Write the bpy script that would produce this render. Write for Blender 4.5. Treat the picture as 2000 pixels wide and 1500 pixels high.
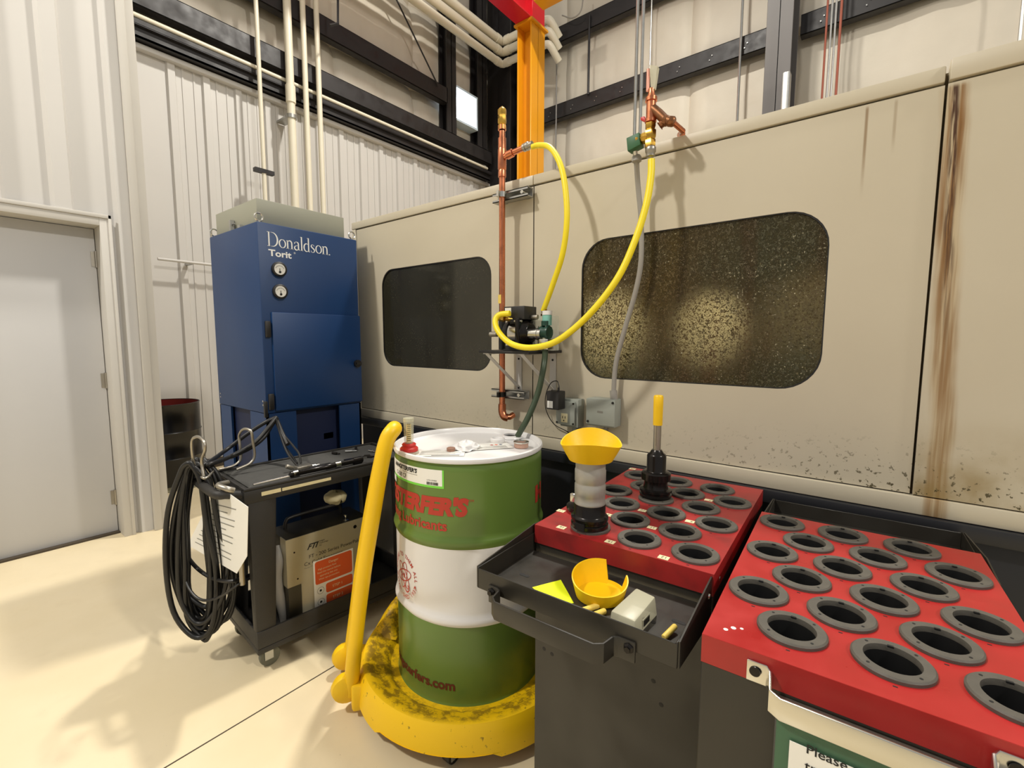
import bpy, bmesh, math, random
from mathutils import Matrix, Vector, noise
PI = math.pi
random.seed(7)
SC = bpy.context.scene
COL = SC.collection
for o in list(bpy.data.objects):
    bpy.data.objects.remove(o)

# ------------------------------------------------------------------ camera
cd = bpy.data.cameras.new('camera'); cam = bpy.data.objects.new('camera', cd); COL.objects.link(cam)
cd.sensor_width = 36.0; cd.lens = 36.0 * 905.0 / 2000.0; cd.clip_start = 0.02; cd.clip_end = 100
m3 = Matrix([[0.786275, -0.061357, 0.614823], [0.617873, 0.074873, -0.782705], [0.001991, 0.995304, 0.096781]])
cam.matrix_world = Matrix.Translation((0, 0, 1.395)) @ m3.to_4x4()
SC.camera = cam
# ------------------------------------------------------------------ world, lamps, exposure
w = bpy.data.worlds.new('world'); SC.world = w; w.use_nodes = True
w.node_tree.nodes['Background'].inputs[0].default_value = (1.0, 0.985, 0.96, 1)
w.node_tree.nodes['Background'].inputs[1].default_value = 0.62
def lamp(name, loc, target, size, power, color):
    ld = bpy.data.lights.new(name, 'AREA'); ld.shape = 'DISK'; ld.size = size; ld.energy = power; ld.color = color
    o = bpy.data.objects.new(name, ld); COL.objects.link(o); o.location = loc
    o.rotation_euler = (Vector(target) - Vector(loc)).to_track_quat('-Z', 'Y').to_euler()
    return o
lamp('high_bay_lamp', (-2.9, -3.0, 6.6), (-1.8, 1.0, 0.5), 0.45, 430, (1.0, 0.95, 0.87))
lamp('high_bay_lamp', (-1.9, 3.7, 7.4), (-2.0, 0.9, 0.0), 0.4, 520, (1.0, 0.95, 0.86))
lamp('high_bay_lamp', (6.2, 0.9, 6.8), (-2.0, 1.2, 0.5), 0.5, 420, (1.0, 0.95, 0.87))
SC.view_settings.view_transform = 'Standard'; SC.view_settings.look = 'None'
SC.view_settings.gamma = 1.0; SC.view_settings.use_curve_mapping = False
SC.view_settings.exposure = -0.55

# ------------------------------------------------------------------ materials
def lin(c):
    return tuple((v / 255 / 12.92) if v / 255 <= 0.04045 else ((v / 255 + 0.055) / 1.055) ** 2.4 for v in c) + (1,)
MATS = {}
def mat(name, rgb, rough=0.5, metal=0.0, var=0.06, vscale=6.0, bump=0.0, bscale=60.0, spec=0.5, stretch=None, rvar=0.0, coat=0.0):
    if name in MATS: return MATS[name]
    m = bpy.data.materials.new(name); m.use_nodes = True; nt = m.node_tree; N = nt.nodes; L = nt.links
    b = N['Principled BSDF']; c = lin(rgb)
    b.inputs['Base Color'].default_value = c; b.inputs['Roughness'].default_value = rough; b.inputs['Metallic'].default_value = metal
    b.inputs['Specular IOR Level'].default_value = spec; b.inputs['Coat Weight'].default_value = coat
    tc = N.new('ShaderNodeTexCoord'); mp = N.new('ShaderNodeMapping'); L.new(tc.outputs['Object'], mp.inputs[0])
    if stretch: mp.inputs['Scale'].default_value = stretch
    if var > 0:
        n = N.new('ShaderNodeTexNoise'); n.inputs['Scale'].default_value = vscale; n.inputs['Detail'].default_value = 6; L.new(mp.outputs[0], n.inputs[0])
        mx = N.new('ShaderNodeMix'); mx.data_type = 'RGBA'
        mx.inputs[6].default_value = tuple(max(0, v * (1 - var * 2)) for v in c[:3]) + (1,)
        mx.inputs[7].default_value = tuple(min(1, v * (1 + var * 2)) for v in c[:3]) + (1,)
        L.new(n.outputs[0], mx.inputs[0]); L.new(mx.outputs[2], b.inputs['Base Color'])
        if rvar:
            mr = N.new('ShaderNodeMapRange'); mr.inputs[1].default_value = .3; mr.inputs[2].default_value = .7
            mr.inputs[3].default_value = max(0.02, rough - rvar); mr.inputs[4].default_value = min(1, rough + rvar)
            L.new(n.outputs[0], mr.inputs[0]); L.new(mr.outputs[0], b.inputs['Roughness'])
    if bump > 0:
        n2 = N.new('ShaderNodeTexNoise'); n2.inputs['Scale'].default_value = bscale; n2.inputs['Detail'].default_value = 4; L.new(mp.outputs[0], n2.inputs[0])
        bp = N.new('ShaderNodeBump'); bp.inputs['Strength'].default_value = bump; bp.inputs['Distance'].default_value = 0.004
        L.new(n2.outputs[0], bp.inputs['Height']); L.new(bp.outputs[0], b.inputs['Normal'])
    MATS[name] = m
    return m
class G:
    """small node-maths helper"""
    def __init__(s, m): s.nt = m.node_tree; s.N = s.nt.nodes; s.L = s.nt.links
    def put(s, inp, v):
        if isinstance(v, (int, float)): inp.default_value = v
        else: s.L.new(v, inp)
    def m(s, op, a, b=0.0, c=0.0, clamp=False):
        n = s.N.new('ShaderNodeMath'); n.operation = op; n.use_clamp = clamp
        s.put(n.inputs[0], a); s.put(n.inputs[1], b); s.put(n.inputs[2], c); return n.outputs[0]
    def rng(s, v, a, b, c=0.0, d=1.0, smooth=True):
        n = s.N.new('ShaderNodeMapRange'); n.interpolation_type = 'SMOOTHSTEP' if smooth else 'LINEAR'
        s.put(n.inputs[0], v)
        for i, q in enumerate((a, b, c, d)): n.inputs[i + 1].default_value = q
        return n.outputs[0]
    def noise(s, vec, scale, detail=4, stretch=None, rough=.5):
        n = s.N.new('ShaderNodeTexNoise'); n.inputs['Scale'].default_value = scale; n.inputs['Detail'].default_value = detail; n.inputs['Roughness'].default_value = rough
        if stretch:
            mp = s.N.new('ShaderNodeMapping'); mp.inputs['Scale'].default_value = stretch; s.L.new(vec, mp.inputs[0]); vec = mp.outputs[0]
        s.L.new(vec, n.inputs[0]); return n.outputs[0]
    def mix(s, f, a, b):
        n = s.N.new('ShaderNodeMix'); n.data_type = 'RGBA'; s.put(n.inputs[0], f)
        for i, q in ((6, a), (7, b)):
            if isinstance(q, tuple): n.inputs[i].default_value = q
            else: s.L.new(q, n.inputs[i])
        return n.outputs[2]
def newmat(name, rough=.5, metal=0.0):
    m = bpy.data.materials.new(name); m.use_nodes = True; b = m.node_tree.nodes['Principled BSDF']
    b.inputs['Roughness'].default_value = rough; b.inputs['Metallic'].default_value = metal
    return m, b, G(m)

# polished concrete floor
M_floor, fb, g = newmat('polished_concrete', .42)
geo = g.N.new('ShaderNodeNewGeometry'); P = geo.outputs['Position']
n1 = g.noise(P, 1.3, 6); n2 = g.noise(P, 9, 8); sp = g.noise(P, 120, 2)
c = g.mix(g.rng(n1, .3, .7), lin((218, 202, 166)), lin((226, 211, 178)))
c = g.mix(g.m('MULTIPLY', g.rng(n2, .55, .8), .25), c, lin((206, 190, 158)))
c = g.mix(g.m('MULTIPLY', g.rng(sp, .72, .78), .35), c, lin((150, 135, 110)))
g.L.new(c, fb.inputs['Base Color']); g.L.new(g.rng(n2, .3, .7, .30, .5), fb.inputs['Roughness'])
# beige machine paint with coolant stains (stains sit on the paint where coolant ran)
M_beige, bb, g = newmat('beige_machine_paint', .42)
geo = g.N.new('ShaderNodeNewGeometry'); P = geo.outputs['Position']
sx = g.N.new('ShaderNodeSeparateXYZ'); g.L.new(P, sx.inputs[0]); X, Y, Z = sx.outputs
base = g.mix(g.noise(P, 3, 5), lin((190, 180, 157)), lin((200, 191, 169)))
wob = g.m('MULTIPLY', g.m('SUBTRACT', g.noise(P, 3.0, 3, (0, 0, 1)), .5), .05)
dx = g.m('SUBTRACT', g.m('SUBTRACT', X, g.rng(Z, .95, 2.08, .160, .124, False)), wob)
streak = g.noise(P, 60, 3, (1, 0, .035)); fine = g.noise(P, 150, 4, (1, 0, .05))
env = g.m('MULTIPLY', g.rng(g.m('ABSOLUTE', dx), .010, .036, 1, 0), g.rng(Z, 2.085, 2.07, 0, 1))
hz = g.rng(Z, 1.0, 1.9, .7, 1.0)
m1 = g.m('MULTIPLY', g.m('MULTIPLY', env, g.rng(streak, .36, .58)), hz, clamp=True)
base = g.mix(g.m('MULTIPLY', env, .35), base, lin((168, 130, 48)))
base = g.mix(g.m('MULTIPLY', m1, .9), base, lin((122, 78, 6)))
core = g.m('MULTIPLY', g.m('MULTIPLY', g.rng(g.m('ABSOLUTE', dx), .004, .014, 1, 0), g.rng(fine, .38, .55)), g.rng(Z, 1.2, 1.9, 0, 1), clamp=True)
core = g.m('MULTIPLY', core, g.rng(Z, 2.085, 2.07, 0, 1))
base = g.mix(core, base, lin((70, 40, 12)))
d1 = g.m('ABSOLUTE', g.m('ADD', X, .066)); drip = g.m('MULTIPLY', g.rng(d1, .001, .006, 1, 0), g.m('MULTIPLY', g.rng(Z, 1.80, 2.0, 0, 1), g.rng(Z, 2.085, 2.07)), clamp=True)
base = g.mix(g.m('MULTIPLY', drip, .7), base, lin((120, 86, 36)))
d2 = g.m('ABSOLUTE', g.m('ADD', X, .0)); drip2 = g.m('MULTIPLY', g.rng(d2, .001, .006, 1, 0), g.m('MULTIPLY', g.rng(Z, 1.92, 2.0, 0, 1), g.rng(Z, 2.085, 2.07)), clamp=True)
base = g.mix(g.m('MULTIPLY', drip2, .4), base, lin((130, 105, 70)))
low = g.m('MULTIPLY', g.rng(X, .09, .12), g.m('MULTIPLY', g.rng(Z, .93, 1.22, 1, 0), g.rng(g.noise(P, 8, 5), .25, .75)), clamp=True)
low = g.m('MULTIPLY', low, g.rng(Z, .935, .945))
base = g.mix(g.m('MULTIPLY', low, .85), base, lin((140, 116, 62)))
crumb = g.m('MULTIPLY', g.rng(g.noise(P, 70, 3, None, .6), .60, .655), g.m('MULTIPLY', g.rng(X, -.75, .2, .2, 1), g.rng(Z, .94, 1.14, 1, 0)), clamp=True)
crumb = g.m('MULTIPLY', crumb, g.rng(Z, .939, .943)); base = g.mix(crumb, base, lin((70, 62, 34)))
g.L.new(base, bb.inputs['Base Color'])
# chip covered glass
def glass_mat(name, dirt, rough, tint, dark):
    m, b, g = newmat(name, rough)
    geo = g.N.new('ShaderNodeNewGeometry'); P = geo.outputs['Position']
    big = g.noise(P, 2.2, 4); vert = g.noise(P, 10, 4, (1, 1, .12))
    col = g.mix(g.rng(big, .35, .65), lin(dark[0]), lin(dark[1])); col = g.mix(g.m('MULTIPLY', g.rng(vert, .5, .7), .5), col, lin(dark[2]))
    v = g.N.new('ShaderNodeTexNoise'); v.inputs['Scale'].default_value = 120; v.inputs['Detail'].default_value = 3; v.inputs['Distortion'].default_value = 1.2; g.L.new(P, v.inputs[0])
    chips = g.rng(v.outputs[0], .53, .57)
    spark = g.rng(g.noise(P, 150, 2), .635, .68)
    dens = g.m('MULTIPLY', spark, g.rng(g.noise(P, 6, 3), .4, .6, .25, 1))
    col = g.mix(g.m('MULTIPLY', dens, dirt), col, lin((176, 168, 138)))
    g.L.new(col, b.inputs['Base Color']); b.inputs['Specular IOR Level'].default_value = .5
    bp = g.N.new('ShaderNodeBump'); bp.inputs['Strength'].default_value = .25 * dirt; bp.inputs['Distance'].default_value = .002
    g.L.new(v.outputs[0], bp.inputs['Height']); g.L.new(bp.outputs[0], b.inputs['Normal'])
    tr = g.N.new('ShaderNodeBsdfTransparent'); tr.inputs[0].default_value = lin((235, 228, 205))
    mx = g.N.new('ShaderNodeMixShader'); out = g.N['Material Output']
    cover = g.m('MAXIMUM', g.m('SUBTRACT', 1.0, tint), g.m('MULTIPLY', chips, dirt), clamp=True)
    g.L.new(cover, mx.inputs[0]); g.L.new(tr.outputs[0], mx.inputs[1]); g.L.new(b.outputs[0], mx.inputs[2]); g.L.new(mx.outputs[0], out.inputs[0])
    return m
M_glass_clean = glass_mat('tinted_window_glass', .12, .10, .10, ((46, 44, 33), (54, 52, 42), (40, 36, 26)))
M_glass_dirty = glass_mat('chip_covered_glass', 1.0, .22, .62, ((86, 72, 42), (72, 70, 48), (78, 50, 22)))
def emit(name, rgb, s):
    m = bpy.data.materials.new(name); m.use_nodes = True; N = m.node_tree.nodes; e = N.new('ShaderNodeEmission')
    e.inputs[0].default_value = lin(rgb); e.inputs[1].default_value = s; m.node_tree.links.new(e.outputs[0], N['Material Output'].inputs[0]); return m
M_liner = mat('white_liner_steel', (202, 199, 194), .45, var=.015, vscale=3)
M_door = mat('white_door_paint', (198, 197, 196), .5, var=.01)
M_trimw = mat('white_trim', (198, 194, 186), .5, var=.015)
M_insul = mat('insulation_facing', (204, 196, 180), .55, var=.03, vscale=4, bump=.5, bscale=14)
M_steel = mat('black_primer_steel', (34, 31, 31), .5, var=.12, vscale=8, rvar=.12)
M_steelg = mat('grey_primer_steel', (88, 84, 82), .5, var=.04)
M_crane = mat('crane_yellow_paint', (222, 150, 18), .38, var=.03)
M_red = mat('crane_red_paint', (200, 18, 34), .4, var=.03)
M_cream = mat('cream_conduit_paint', (226, 219, 198), .4, var=.02)
M_galv = mat('galvanised_steel', (176, 176, 172), .35, metal=.8, var=.08, vscale=30)
M_chrome = mat('bright_metal', (205, 203, 196), .22, metal=1.0, var=.03)
M_brushed = mat('brushed_steel', (168, 162, 150), .38, metal=.9, var=.06, vscale=25)
M_copper = mat('copper_pipe', (205, 128, 92), .30, metal=1.0, var=.10, vscale=22, rvar=.1)
M_brass = mat('brass', (196, 156, 70), .30, metal=1.0, var=.10, vscale=40, rvar=.1)
M_blue = mat('blue_powder_coat', (13, 52, 98), .42, var=.03, vscale=4, bump=.12, bscale=400)
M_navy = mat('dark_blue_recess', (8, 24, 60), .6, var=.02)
M_boxgrey = mat('olive_grey_paint', (150, 150, 134), .5, var=.02)
M_black = mat('black_plastic', (32, 30, 28), .5, var=.10, vscale=9, rvar=.1)
M_cart = mat('black_cart_plastic', (38, 36, 33), .55, var=.08, vscale=12, bump=.15, bscale=300)
M_mesh = mat('grey_rubber_mat', (62, 61, 58), .8, var=.12, vscale=60)
M_rubber = mat('black_rubber', (26, 25, 24), .42, var=.08, vscale=20)
M_base = mat('charcoal_machine_base', (32, 33, 37), .42, var=.08, vscale=5)
M_rackblk = mat('black_rack_paint', (42, 39, 33), .42, var=.12, vscale=10, rvar=.12)
M_rackred = mat('red_rack_paint', (164, 34, 32), .36, var=.14, vscale=9, rvar=.1)
M_ring = mat('charcoal_ring_plastic', (82, 78, 70), .6, var=.16, vscale=40, bump=.1, bscale=200)
M_hole = mat('black_socket', (12, 12, 12), .6, var=.1)
M_green = mat('green_drum_paint', (96, 122, 54), .28, var=.03, vscale=3)
M_white = mat('white_drum_paint', (226, 224, 222), .28, var=.02)
M_ylw = mat('yellow_polyethylene', (240, 194, 10), .42, var=.05, vscale=7, bump=.1, bscale=90)
M_ylwd, yb_, g = newmat('grimy_yellow_polyethylene', .45)
geo = g.N.new('ShaderNodeNewGeometry'); P = geo.outputs['Position']; sx = g.N.new('ShaderNodeSeparateXYZ'); g.L.new(P, sx.inputs[0])
rr = g.m('SQRT', g.m('ADD', g.m('POWER', g.m('ADD', sx.outputs[0], 1.25), 2.0), g.m('POWER', g.m('SUBTRACT', sx.outputs[1], 1.316), 2.0)))
gr = g.m('MULTIPLY', g.m('MULTIPLY', g.rng(rr, .425, .40), g.rng(rr, .30, .32, .4, 1)), g.rng(g.noise(P, 24, 7, None, .7), .44, .58)); gr2 = g.m('MULTIPLY', g.rng(g.noise(P, 60, 4), .66, .72), .7)
col = g.mix(g.m('MULTIPLY', gr, .8), lin((240, 194, 10)), lin((126, 96, 20))); col = g.mix(gr2, col, lin((110, 84, 24)))
g.L.new(col, yb_.inputs['Base Color'])
M_hose = mat('yellow_hose_rubber', (240, 218, 30), .45, var=.03, vscale=20)
M_grnhose = mat('dark_green_hose', (58, 72, 52), .4, var=.05)
M_greyc = mat('grey_conduit_plastic', (150, 146, 138), .5, var=.03)
M_boxg = mat('grey_junction_paint', (150, 154, 144), .4, var=.05, vscale=14)
M_green2 = mat('green_solenoid_plastic', (52, 98, 62), .5, var=.03)
M_teal = mat('teal_plastic', (128, 190, 178), .35, var=.03)
M_dgreen = mat('dark_green_plastic', (24, 62, 50), .35, var=.03)
M_ink = mat('black_ink', (26, 26, 24), .7, var=0)
M_inkr = mat('red_ink', (178, 54, 38), .6, var=.03)
M_inkw = mat('white_ink', (240, 240, 236), .6, var=0)
M_inkg = mat('grey_ink', (120, 118, 108), .7, var=0)
M_paper = mat('white_paper', (236, 234, 226), .7, var=.02)
M_cream2 = mat('cream_sticker', (226, 214, 170), .6, var=.05, vscale=60)
M_lime = mat('lime_label_edge', (120, 214, 70), .5, var=0)
M_orange = mat('orange_warning_ink', (222, 92, 42), .6, var=.02)
M_aluface = mat('silkscreened_aluminium', (172, 164, 140), .42, metal=.35, var=.05, vscale=8)
M_neon = mat('neon_yellow_paper', (236, 255, 20), .6, var=.02)
M_tool = mat('black_oxide_steel', (36, 33, 31), .22, metal=.6, var=.15, vscale=25)
M_cast = mat('grey_cast_steel', (168, 165, 158), .42, metal=.45, var=.10, vscale=30)
M_wood = mat('pale_yellow_plastic', (226, 196, 92), .5, var=.08, vscale=80)
M_redp = mat('red_plastic', (196, 40, 34), .4, var=.03)
M_maroon = mat('dark_red_paint', (110, 22, 16), .5, var=.05)
M_gband = mat('green_sign_band', (24, 88, 48), .5, var=.02)
M_wheel = mat('grey_caster_rubber', (92, 92, 78), .5, var=.05)
def clear_mat(name, rgb, alpha, rough):
    m, b, g = newmat(name, rough); b.inputs['Base Color'].default_value = lin(rgb)
    tr = g.N.new('ShaderNodeBsdfTransparent'); mx = g.N.new('ShaderNodeMixShader'); mx.inputs[0].default_value = alpha
    g.L.new(tr.outputs[0], mx.inputs[1]); g.L.new(b.outputs[0], mx.inputs[2]); g.L.new(mx.outputs[0], g.N['Material Output'].inputs[0]); return m
M_clear = clear_mat('clear_plastic', (214, 216, 196), .38, .15)
M_frost = clear_mat('frosted_plastic', (206, 202, 176), .62, .35)
M_day = emit('daylight_pane', (238, 246, 255), 14.0)
M_daylow = mat('bright_jamb', (214, 232, 246), .4, var=0)

# ------------------------------------------------------------------ mesh tools
def catmull(pts, n=8, closed=False):
    P = [Vector(p) for p in pts]; out = []
    k = len(P); rngn = k if closed else k - 1
    for i in range(rngn):
        p1, p2 = P[i], P[(i + 1) % k]
        p0 = P[i - 1] if (i > 0 or closed) else p1 * 2 - p2
        p3 = P[(i + 2) % k] if (i + 2 < k or closed) else p2 * 2 - p1
        for j in range(n):
            t = j / n
            out.append(.5 * ((2 * p1) + (p2 - p0) * t + (2 * p0 - 5 * p1 + 4 * p2 - p3) * t * t + (3 * p1 - p0 - 3 * p2 + p3) * t ** 3))
    if not closed: out.append(P[-1])
    return out
class MB:
    def __init__(s): s.bm = bmesh.new()
    def box(s, x0, x1, y0, y1, z0, z1, M=None):
        vs = [s.bm.verts.new(M @ Vector(p) if M else p) for p in ((x0, y0, z0), (x1, y0, z0), (x1, y1, z0), (x0, y1, z0), (x0, y0, z1), (x1, y0, z1), (x1, y1, z1), (x0, y1, z1))]
        for f in ((0, 3, 2, 1), (4, 5, 6, 7), (0, 1, 5, 4), (1, 2, 6, 5), (2, 3, 7, 6), (3, 0, 4, 7)): s.bm.faces.new([vs[i] for i in f])
        return s
    def hexa(s, b, t):
        vs = [s.bm.verts.new(p) for p in list(b) + list(t)]; n = len(b)
        s.bm.faces.new([vs[i] for i in reversed(range(n))]); s.bm.faces.new(vs[n:])
        for i in range(n): s.bm.faces.new([vs[i], vs[(i + 1) % n], vs[n + (i + 1) % n], vs[n + i]])
        return s
    def rings(s, R, cap=(True, True), closed=False):
        V = [[s.bm.verts.new(p) for p in ring] for ring in R]; n = len(V[0]); k = len(V)
        for i in range(k if closed else k - 1):
            a, b = V[i], V[(i + 1) % k]
            for j in range(n):
                try: s.bm.faces.new((a[j], a[(j + 1) % n], b[(j + 1) % n], b[j]))
                except ValueError: pass
        if not closed:
            if cap[0]: s.bm.faces.new(list(reversed(V[0])))
            if cap[1]: s.bm.faces.new(V[-1])
        return s
    def tube(s, pts, r, seg=12, smooth=0, closed=False, cap=(True, True), sq=None):
        pts = catmull(pts, smooth, closed) if smooth else [Vector(p) for p in pts]
        n = len(pts); rr = r if isinstance(r, (list, tuple)) else None
        def T(i):
            if closed: return (pts[(i + 1) % n] - pts[i - 1]).normalized()
            if i == 0: return (pts[1] - pts[0]).normalized()
            if i == n - 1: return (pts[-1] - pts[-2]).normalized()
            return ((pts[i + 1] - pts[i]).normalized() + (pts[i] - pts[i - 1]).normalized()).normalized()
        t = T(0); up = Vector((0, 0, 1)) if abs(t.z) < .9 else Vector((0, 1, 0)); u = t.cross(up).normalized(); R = []
        for i in range(n):
            t = T(i); u = (u - t * u.dot(t)).normalized(); v = t.cross(u)
            q = rr[min(len(rr) - 1, int(i * len(rr) / n))] if rr else r
            R.append([pts[i] + (u * math.cos(a) + v * math.sin(a)) * q for a in [2 * PI * j / seg for j in range(seg)]])
        return s.rings(R, cap, closed)
    def cyl(s, a, b, r, r2=None, seg=20, cap=(True, True)):
        a, b = Vector(a), Vector(b); t = (b - a).normalized(); up = Vector((0, 0, 1)) if abs(t.z) < .9 else Vector((0, 1, 0))
        u = t.cross(up).normalized(); v = t.cross(u); r2 = r if r2 is None else r2
        return s.rings([[p + (u * math.cos(q) + v * math.sin(q)) * rr for q in [-2 * PI * j / seg for j in range(seg)]] for p, rr in ((a, r), (b, r2))], cap)
    def lathe(s, prof, o=(0, 0, 0), seg=32, axis=(0, 0, 1), cap=(True, True), closed=False):
        ax = Vector(axis).normalized(); up = Vector((0, 0, 1)) if abs(ax.z) < .9 else Vector((1, 0, 0))
        u = (up - ax * up.dot(ax)).normalized(); v = ax.cross(u); o = Vector(o)
        return s.rings([[o + ax * h + (u * math.cos(a) + v * math.sin(a)) * max(r, 1e-4) for a in [2 * PI * j / seg for j in range(seg)]] for r, h in prof], cap, closed)
    def prism(s, pts, d):
        """planar outline pushed along the vector d"""
        d = Vector(d); b = [Vector(p) for p in pts]
        return s.hexa(b, [p + d for p in b])
    def strap(s, pts, h, t, axis=(0, 0, 1)):
        """flat bar: path (list of points), height along axis, thickness"""
        ax = Vector(axis); P = [Vector(p) for p in pts]; n = len(P); R = []
        for i in range(n):
            tt = (P[min(i + 1, n - 1)] - P[max(i - 1, 0)]).normalized(); nn = tt.cross(ax).normalized() * t / 2; hh = ax * h / 2
            R.append([P[i] - nn - hh, P[i] + nn - hh, P[i] + nn + hh, P[i] - nn + hh])
        return s.rings(R)
    def add(s, me, M=Matrix()):
        vs = [s.bm.verts.new(M @ v.co) for v in me.vertices]
        for p in me.polygons:
            try: s.bm.faces.new([vs[i] for i in p.vertices])
            except ValueError: pass
        return s
    def grid(s, f, nu, nv):
        V = [[s.bm.verts.new(f(i / nu, j / nv)) for j in range(nv + 1)] for i in range(nu + 1)]
        for i in range(nu):
            for j in range(nv): s.bm.faces.new((V[i][j], V[i + 1][j], V[i + 1][j + 1], V[i][j + 1]))
        return s
    def build(s, name, m, parent=None, bevel=0, seg=2, fix=True):
        bm = s.bm
        if fix: bmesh.ops.recalc_face_normals(bm, faces=bm.faces)
        bm.normal_update()
        if bevel:
            es = [e for e in bm.edges if len(e.link_faces) == 2 and e.calc_face_angle(0) > math.radians(50)]
            bmesh.ops.bevel(bm, geom=es, offset=bevel, segments=seg, affect='EDGES', profile=.5, clamp_overlap=True)
        bm.normal_update()
        for e in bm.edges:
            e.smooth = not (len(e.link_faces) != 2 or e.calc_face_angle(0) > math.radians(38))
        for f in bm.faces: f.smooth = True
        me = bpy.data.meshes.new(name); bm.to_mesh(me); bm.free(); me.materials.append(m)
        o = bpy.data.objects.new(name, me); COL.objects.link(o)
        if parent is not None:
            o.parent = parent
            me.transform(Matrix.Translation(-Vector(parent.get('_off', (0, 0, 0)))))
            o['_off'] = parent.get('_off', (0.0, 0.0, 0.0))
        return o
OFF = []
def tag(o, label, cat, group=None):
    """describe a thing; a one-mesh thing gets its origin at its base"""
    o['label'] = label; o['category'] = cat
    if group: o['group'] = group
    if o.type == 'MESH':
        vs = [v.co for v in o.data.vertices]
        c = Vector(((min(v.x for v in vs) + max(v.x for v in vs)) / 2, (min(v.y for v in vs) + max(v.y for v in vs)) / 2, min(v.z for v in vs)))
        if o.location.length < 1e-6 and abs(o.rotation_euler.z) < 1e-6:
            o.data.transform(Matrix.Translation(-c)); o.location = c; o['_off'] = tuple(c)
    return o
def thing(name, label, cat, loc=(0, 0, 0), rz=None, group=None):
    """Empty at the base. rz None: the parts are written in world coordinates; else in its own frame"""
    o = bpy.data.objects.new(name, None); COL.objects.link(o); o.empty_display_size = .1; o.location = loc
    if rz is not None: o.rotation_euler.z = math.radians(rz)
    o['_off'] = tuple(float(v) for v in loc) if rz is None else (0.0, 0.0, 0.0)
    o['label'] = label; o['category'] = cat
    if group: o['group'] = group
    return o
def struct(o):
    o['kind'] = 'structure'; return o
def copy_tree(o, parent=None):
    c = o.copy(); COL.objects.link(c); c.parent = parent
    for ch in [k for k in bpy.data.objects if k.parent == o]: copy_tree(ch, c)
    return c
def text_mesh(s, size, bold=0.0, sx=1.0, shear=0.0, align='LEFT', cut=0):
    cu = bpy.data.curves.new('t', 'FONT'); cu.body = s; cu.size = size; cu.offset = bold; cu.shear = shear; cu.align_x = align; cu.resolution_u = 3
    o = bpy.data.objects.new('t', cu); COL.objects.link(o); dg = bpy.context.evaluated_depsgraph_get(); dg.update()
    me = bpy.data.meshes.new_from_object(o.evaluated_get(dg)); bpy.data.objects.remove(o); bpy.data.curves.remove(cu)
    me.transform(Matrix.Diagonal((sx, 1, 1, 1)))
    if cut:
        bm = bmesh.new(); bm.from_mesh(me); xs = [v.co.x for v in bm.verts]; x = min(xs) + cut
        while x < max(xs):
            bmesh.ops.bisect_plane(bm, geom=bm.verts[:] + bm.edges[:] + bm.faces[:], plane_co=(x, 0, 0), plane_no=(1, 0, 0)); x += cut
        bm.to_mesh(me); bm.free()
    return me
def frame(o, ex, ey):
    """matrix with local x -> ex, local y -> ey"""
    ex = Vector(ex).normalized(); ey = Vector(ey); ey = (ey - ex * ey.dot(ex)).normalized(); ez = ex.cross(ey)
    M = Matrix((ex, ey, ez)).transposed().to_4x4(); M.translation = Vector(o); return M
def text(parent, name, s, size, o, ex, ey, m, **k):
    mb = MB().add(text_mesh(s, size, **k), frame(o, ex, ey)); return mb.build(name, m, parent, fix=False)
def rrect(x0, x1, y0, y1, r, n=6):
    out = []
    for cx, cy, a0 in ((x1 - r, y1 - r, 0), (x0 + r, y1 - r, 90), (x0 + r, y0 + r, 180), (x1 - r, y0 + r, 270)):
        for i in range(n + 1):
            a = math.radians(a0 + 90 * i / n); out.append((cx + r * math.cos(a), cy + r * math.sin(a)))
    return out

# ================================================================== SETTING
def floor_f():
    mb = MB(); mb.box(-12, 8, -9, 9, -.12, 0); return mb.build('floor', M_floor)
struct(floor_f())
M_joint = mat('joint_filler', (70, 60, 46), .8, var=.05)
struct(MB().box(-1.7455, -1.7405, -4, 6, -.01, .0012).build('trim_1', M_joint))
# ribbed white liner wall with the door
def rib_profile(x, y0, y1, ribs, w=.038, d=.034, t=.018):
    pts = [(x, y0)]
    for c in ribs:
        pts += [(x, c - w - t), (x + d, c - w), (x + d, c + w), (x, c + w + t)]
    pts.append((x, y1)); return pts
def sheet(mb, prof, z0, z1, thick=.05):
    R = [[Vector((x, y, z0)), Vector((x, y, z1)), Vector((x - thick, y, z1)), Vector((x - thick, y, z0))] for x, y in prof]
    mb.rings(R)
DY0, DY1, DZ = -.135, .79, 2.135
mb = MB()
ribsL = [.624 - .305 * k for k in range(0, 26)]
sheet(mb, rib_profile(-4.12, DY1 + .05, 1.02, [.929]), 0, 9)
sheet(mb, rib_profile(-4.12, DY0 - .05, DY1 + .05, sorted(c for c in ribsL if DY0 < c < DY1)), DZ + .06, 9)
sheet(mb, rib_profile(-4.12, -8, DY0 - .05, sorted(c for c in ribsL if c < DY0 - .1)), 0, 9)
mb.box(-5.6, -4.17, 1.0, 1.03, 0, 9)
struct(mb.build('wall_left', M_liner))
mb = MB()
mb.box(-4.17, -4.06, .985, 1.05, 0, 9).box(-4.075, -4.045, .955, 1.0, 0, 9)
struct(mb.build('trim_2', M_trimw, bevel=.004))
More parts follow.
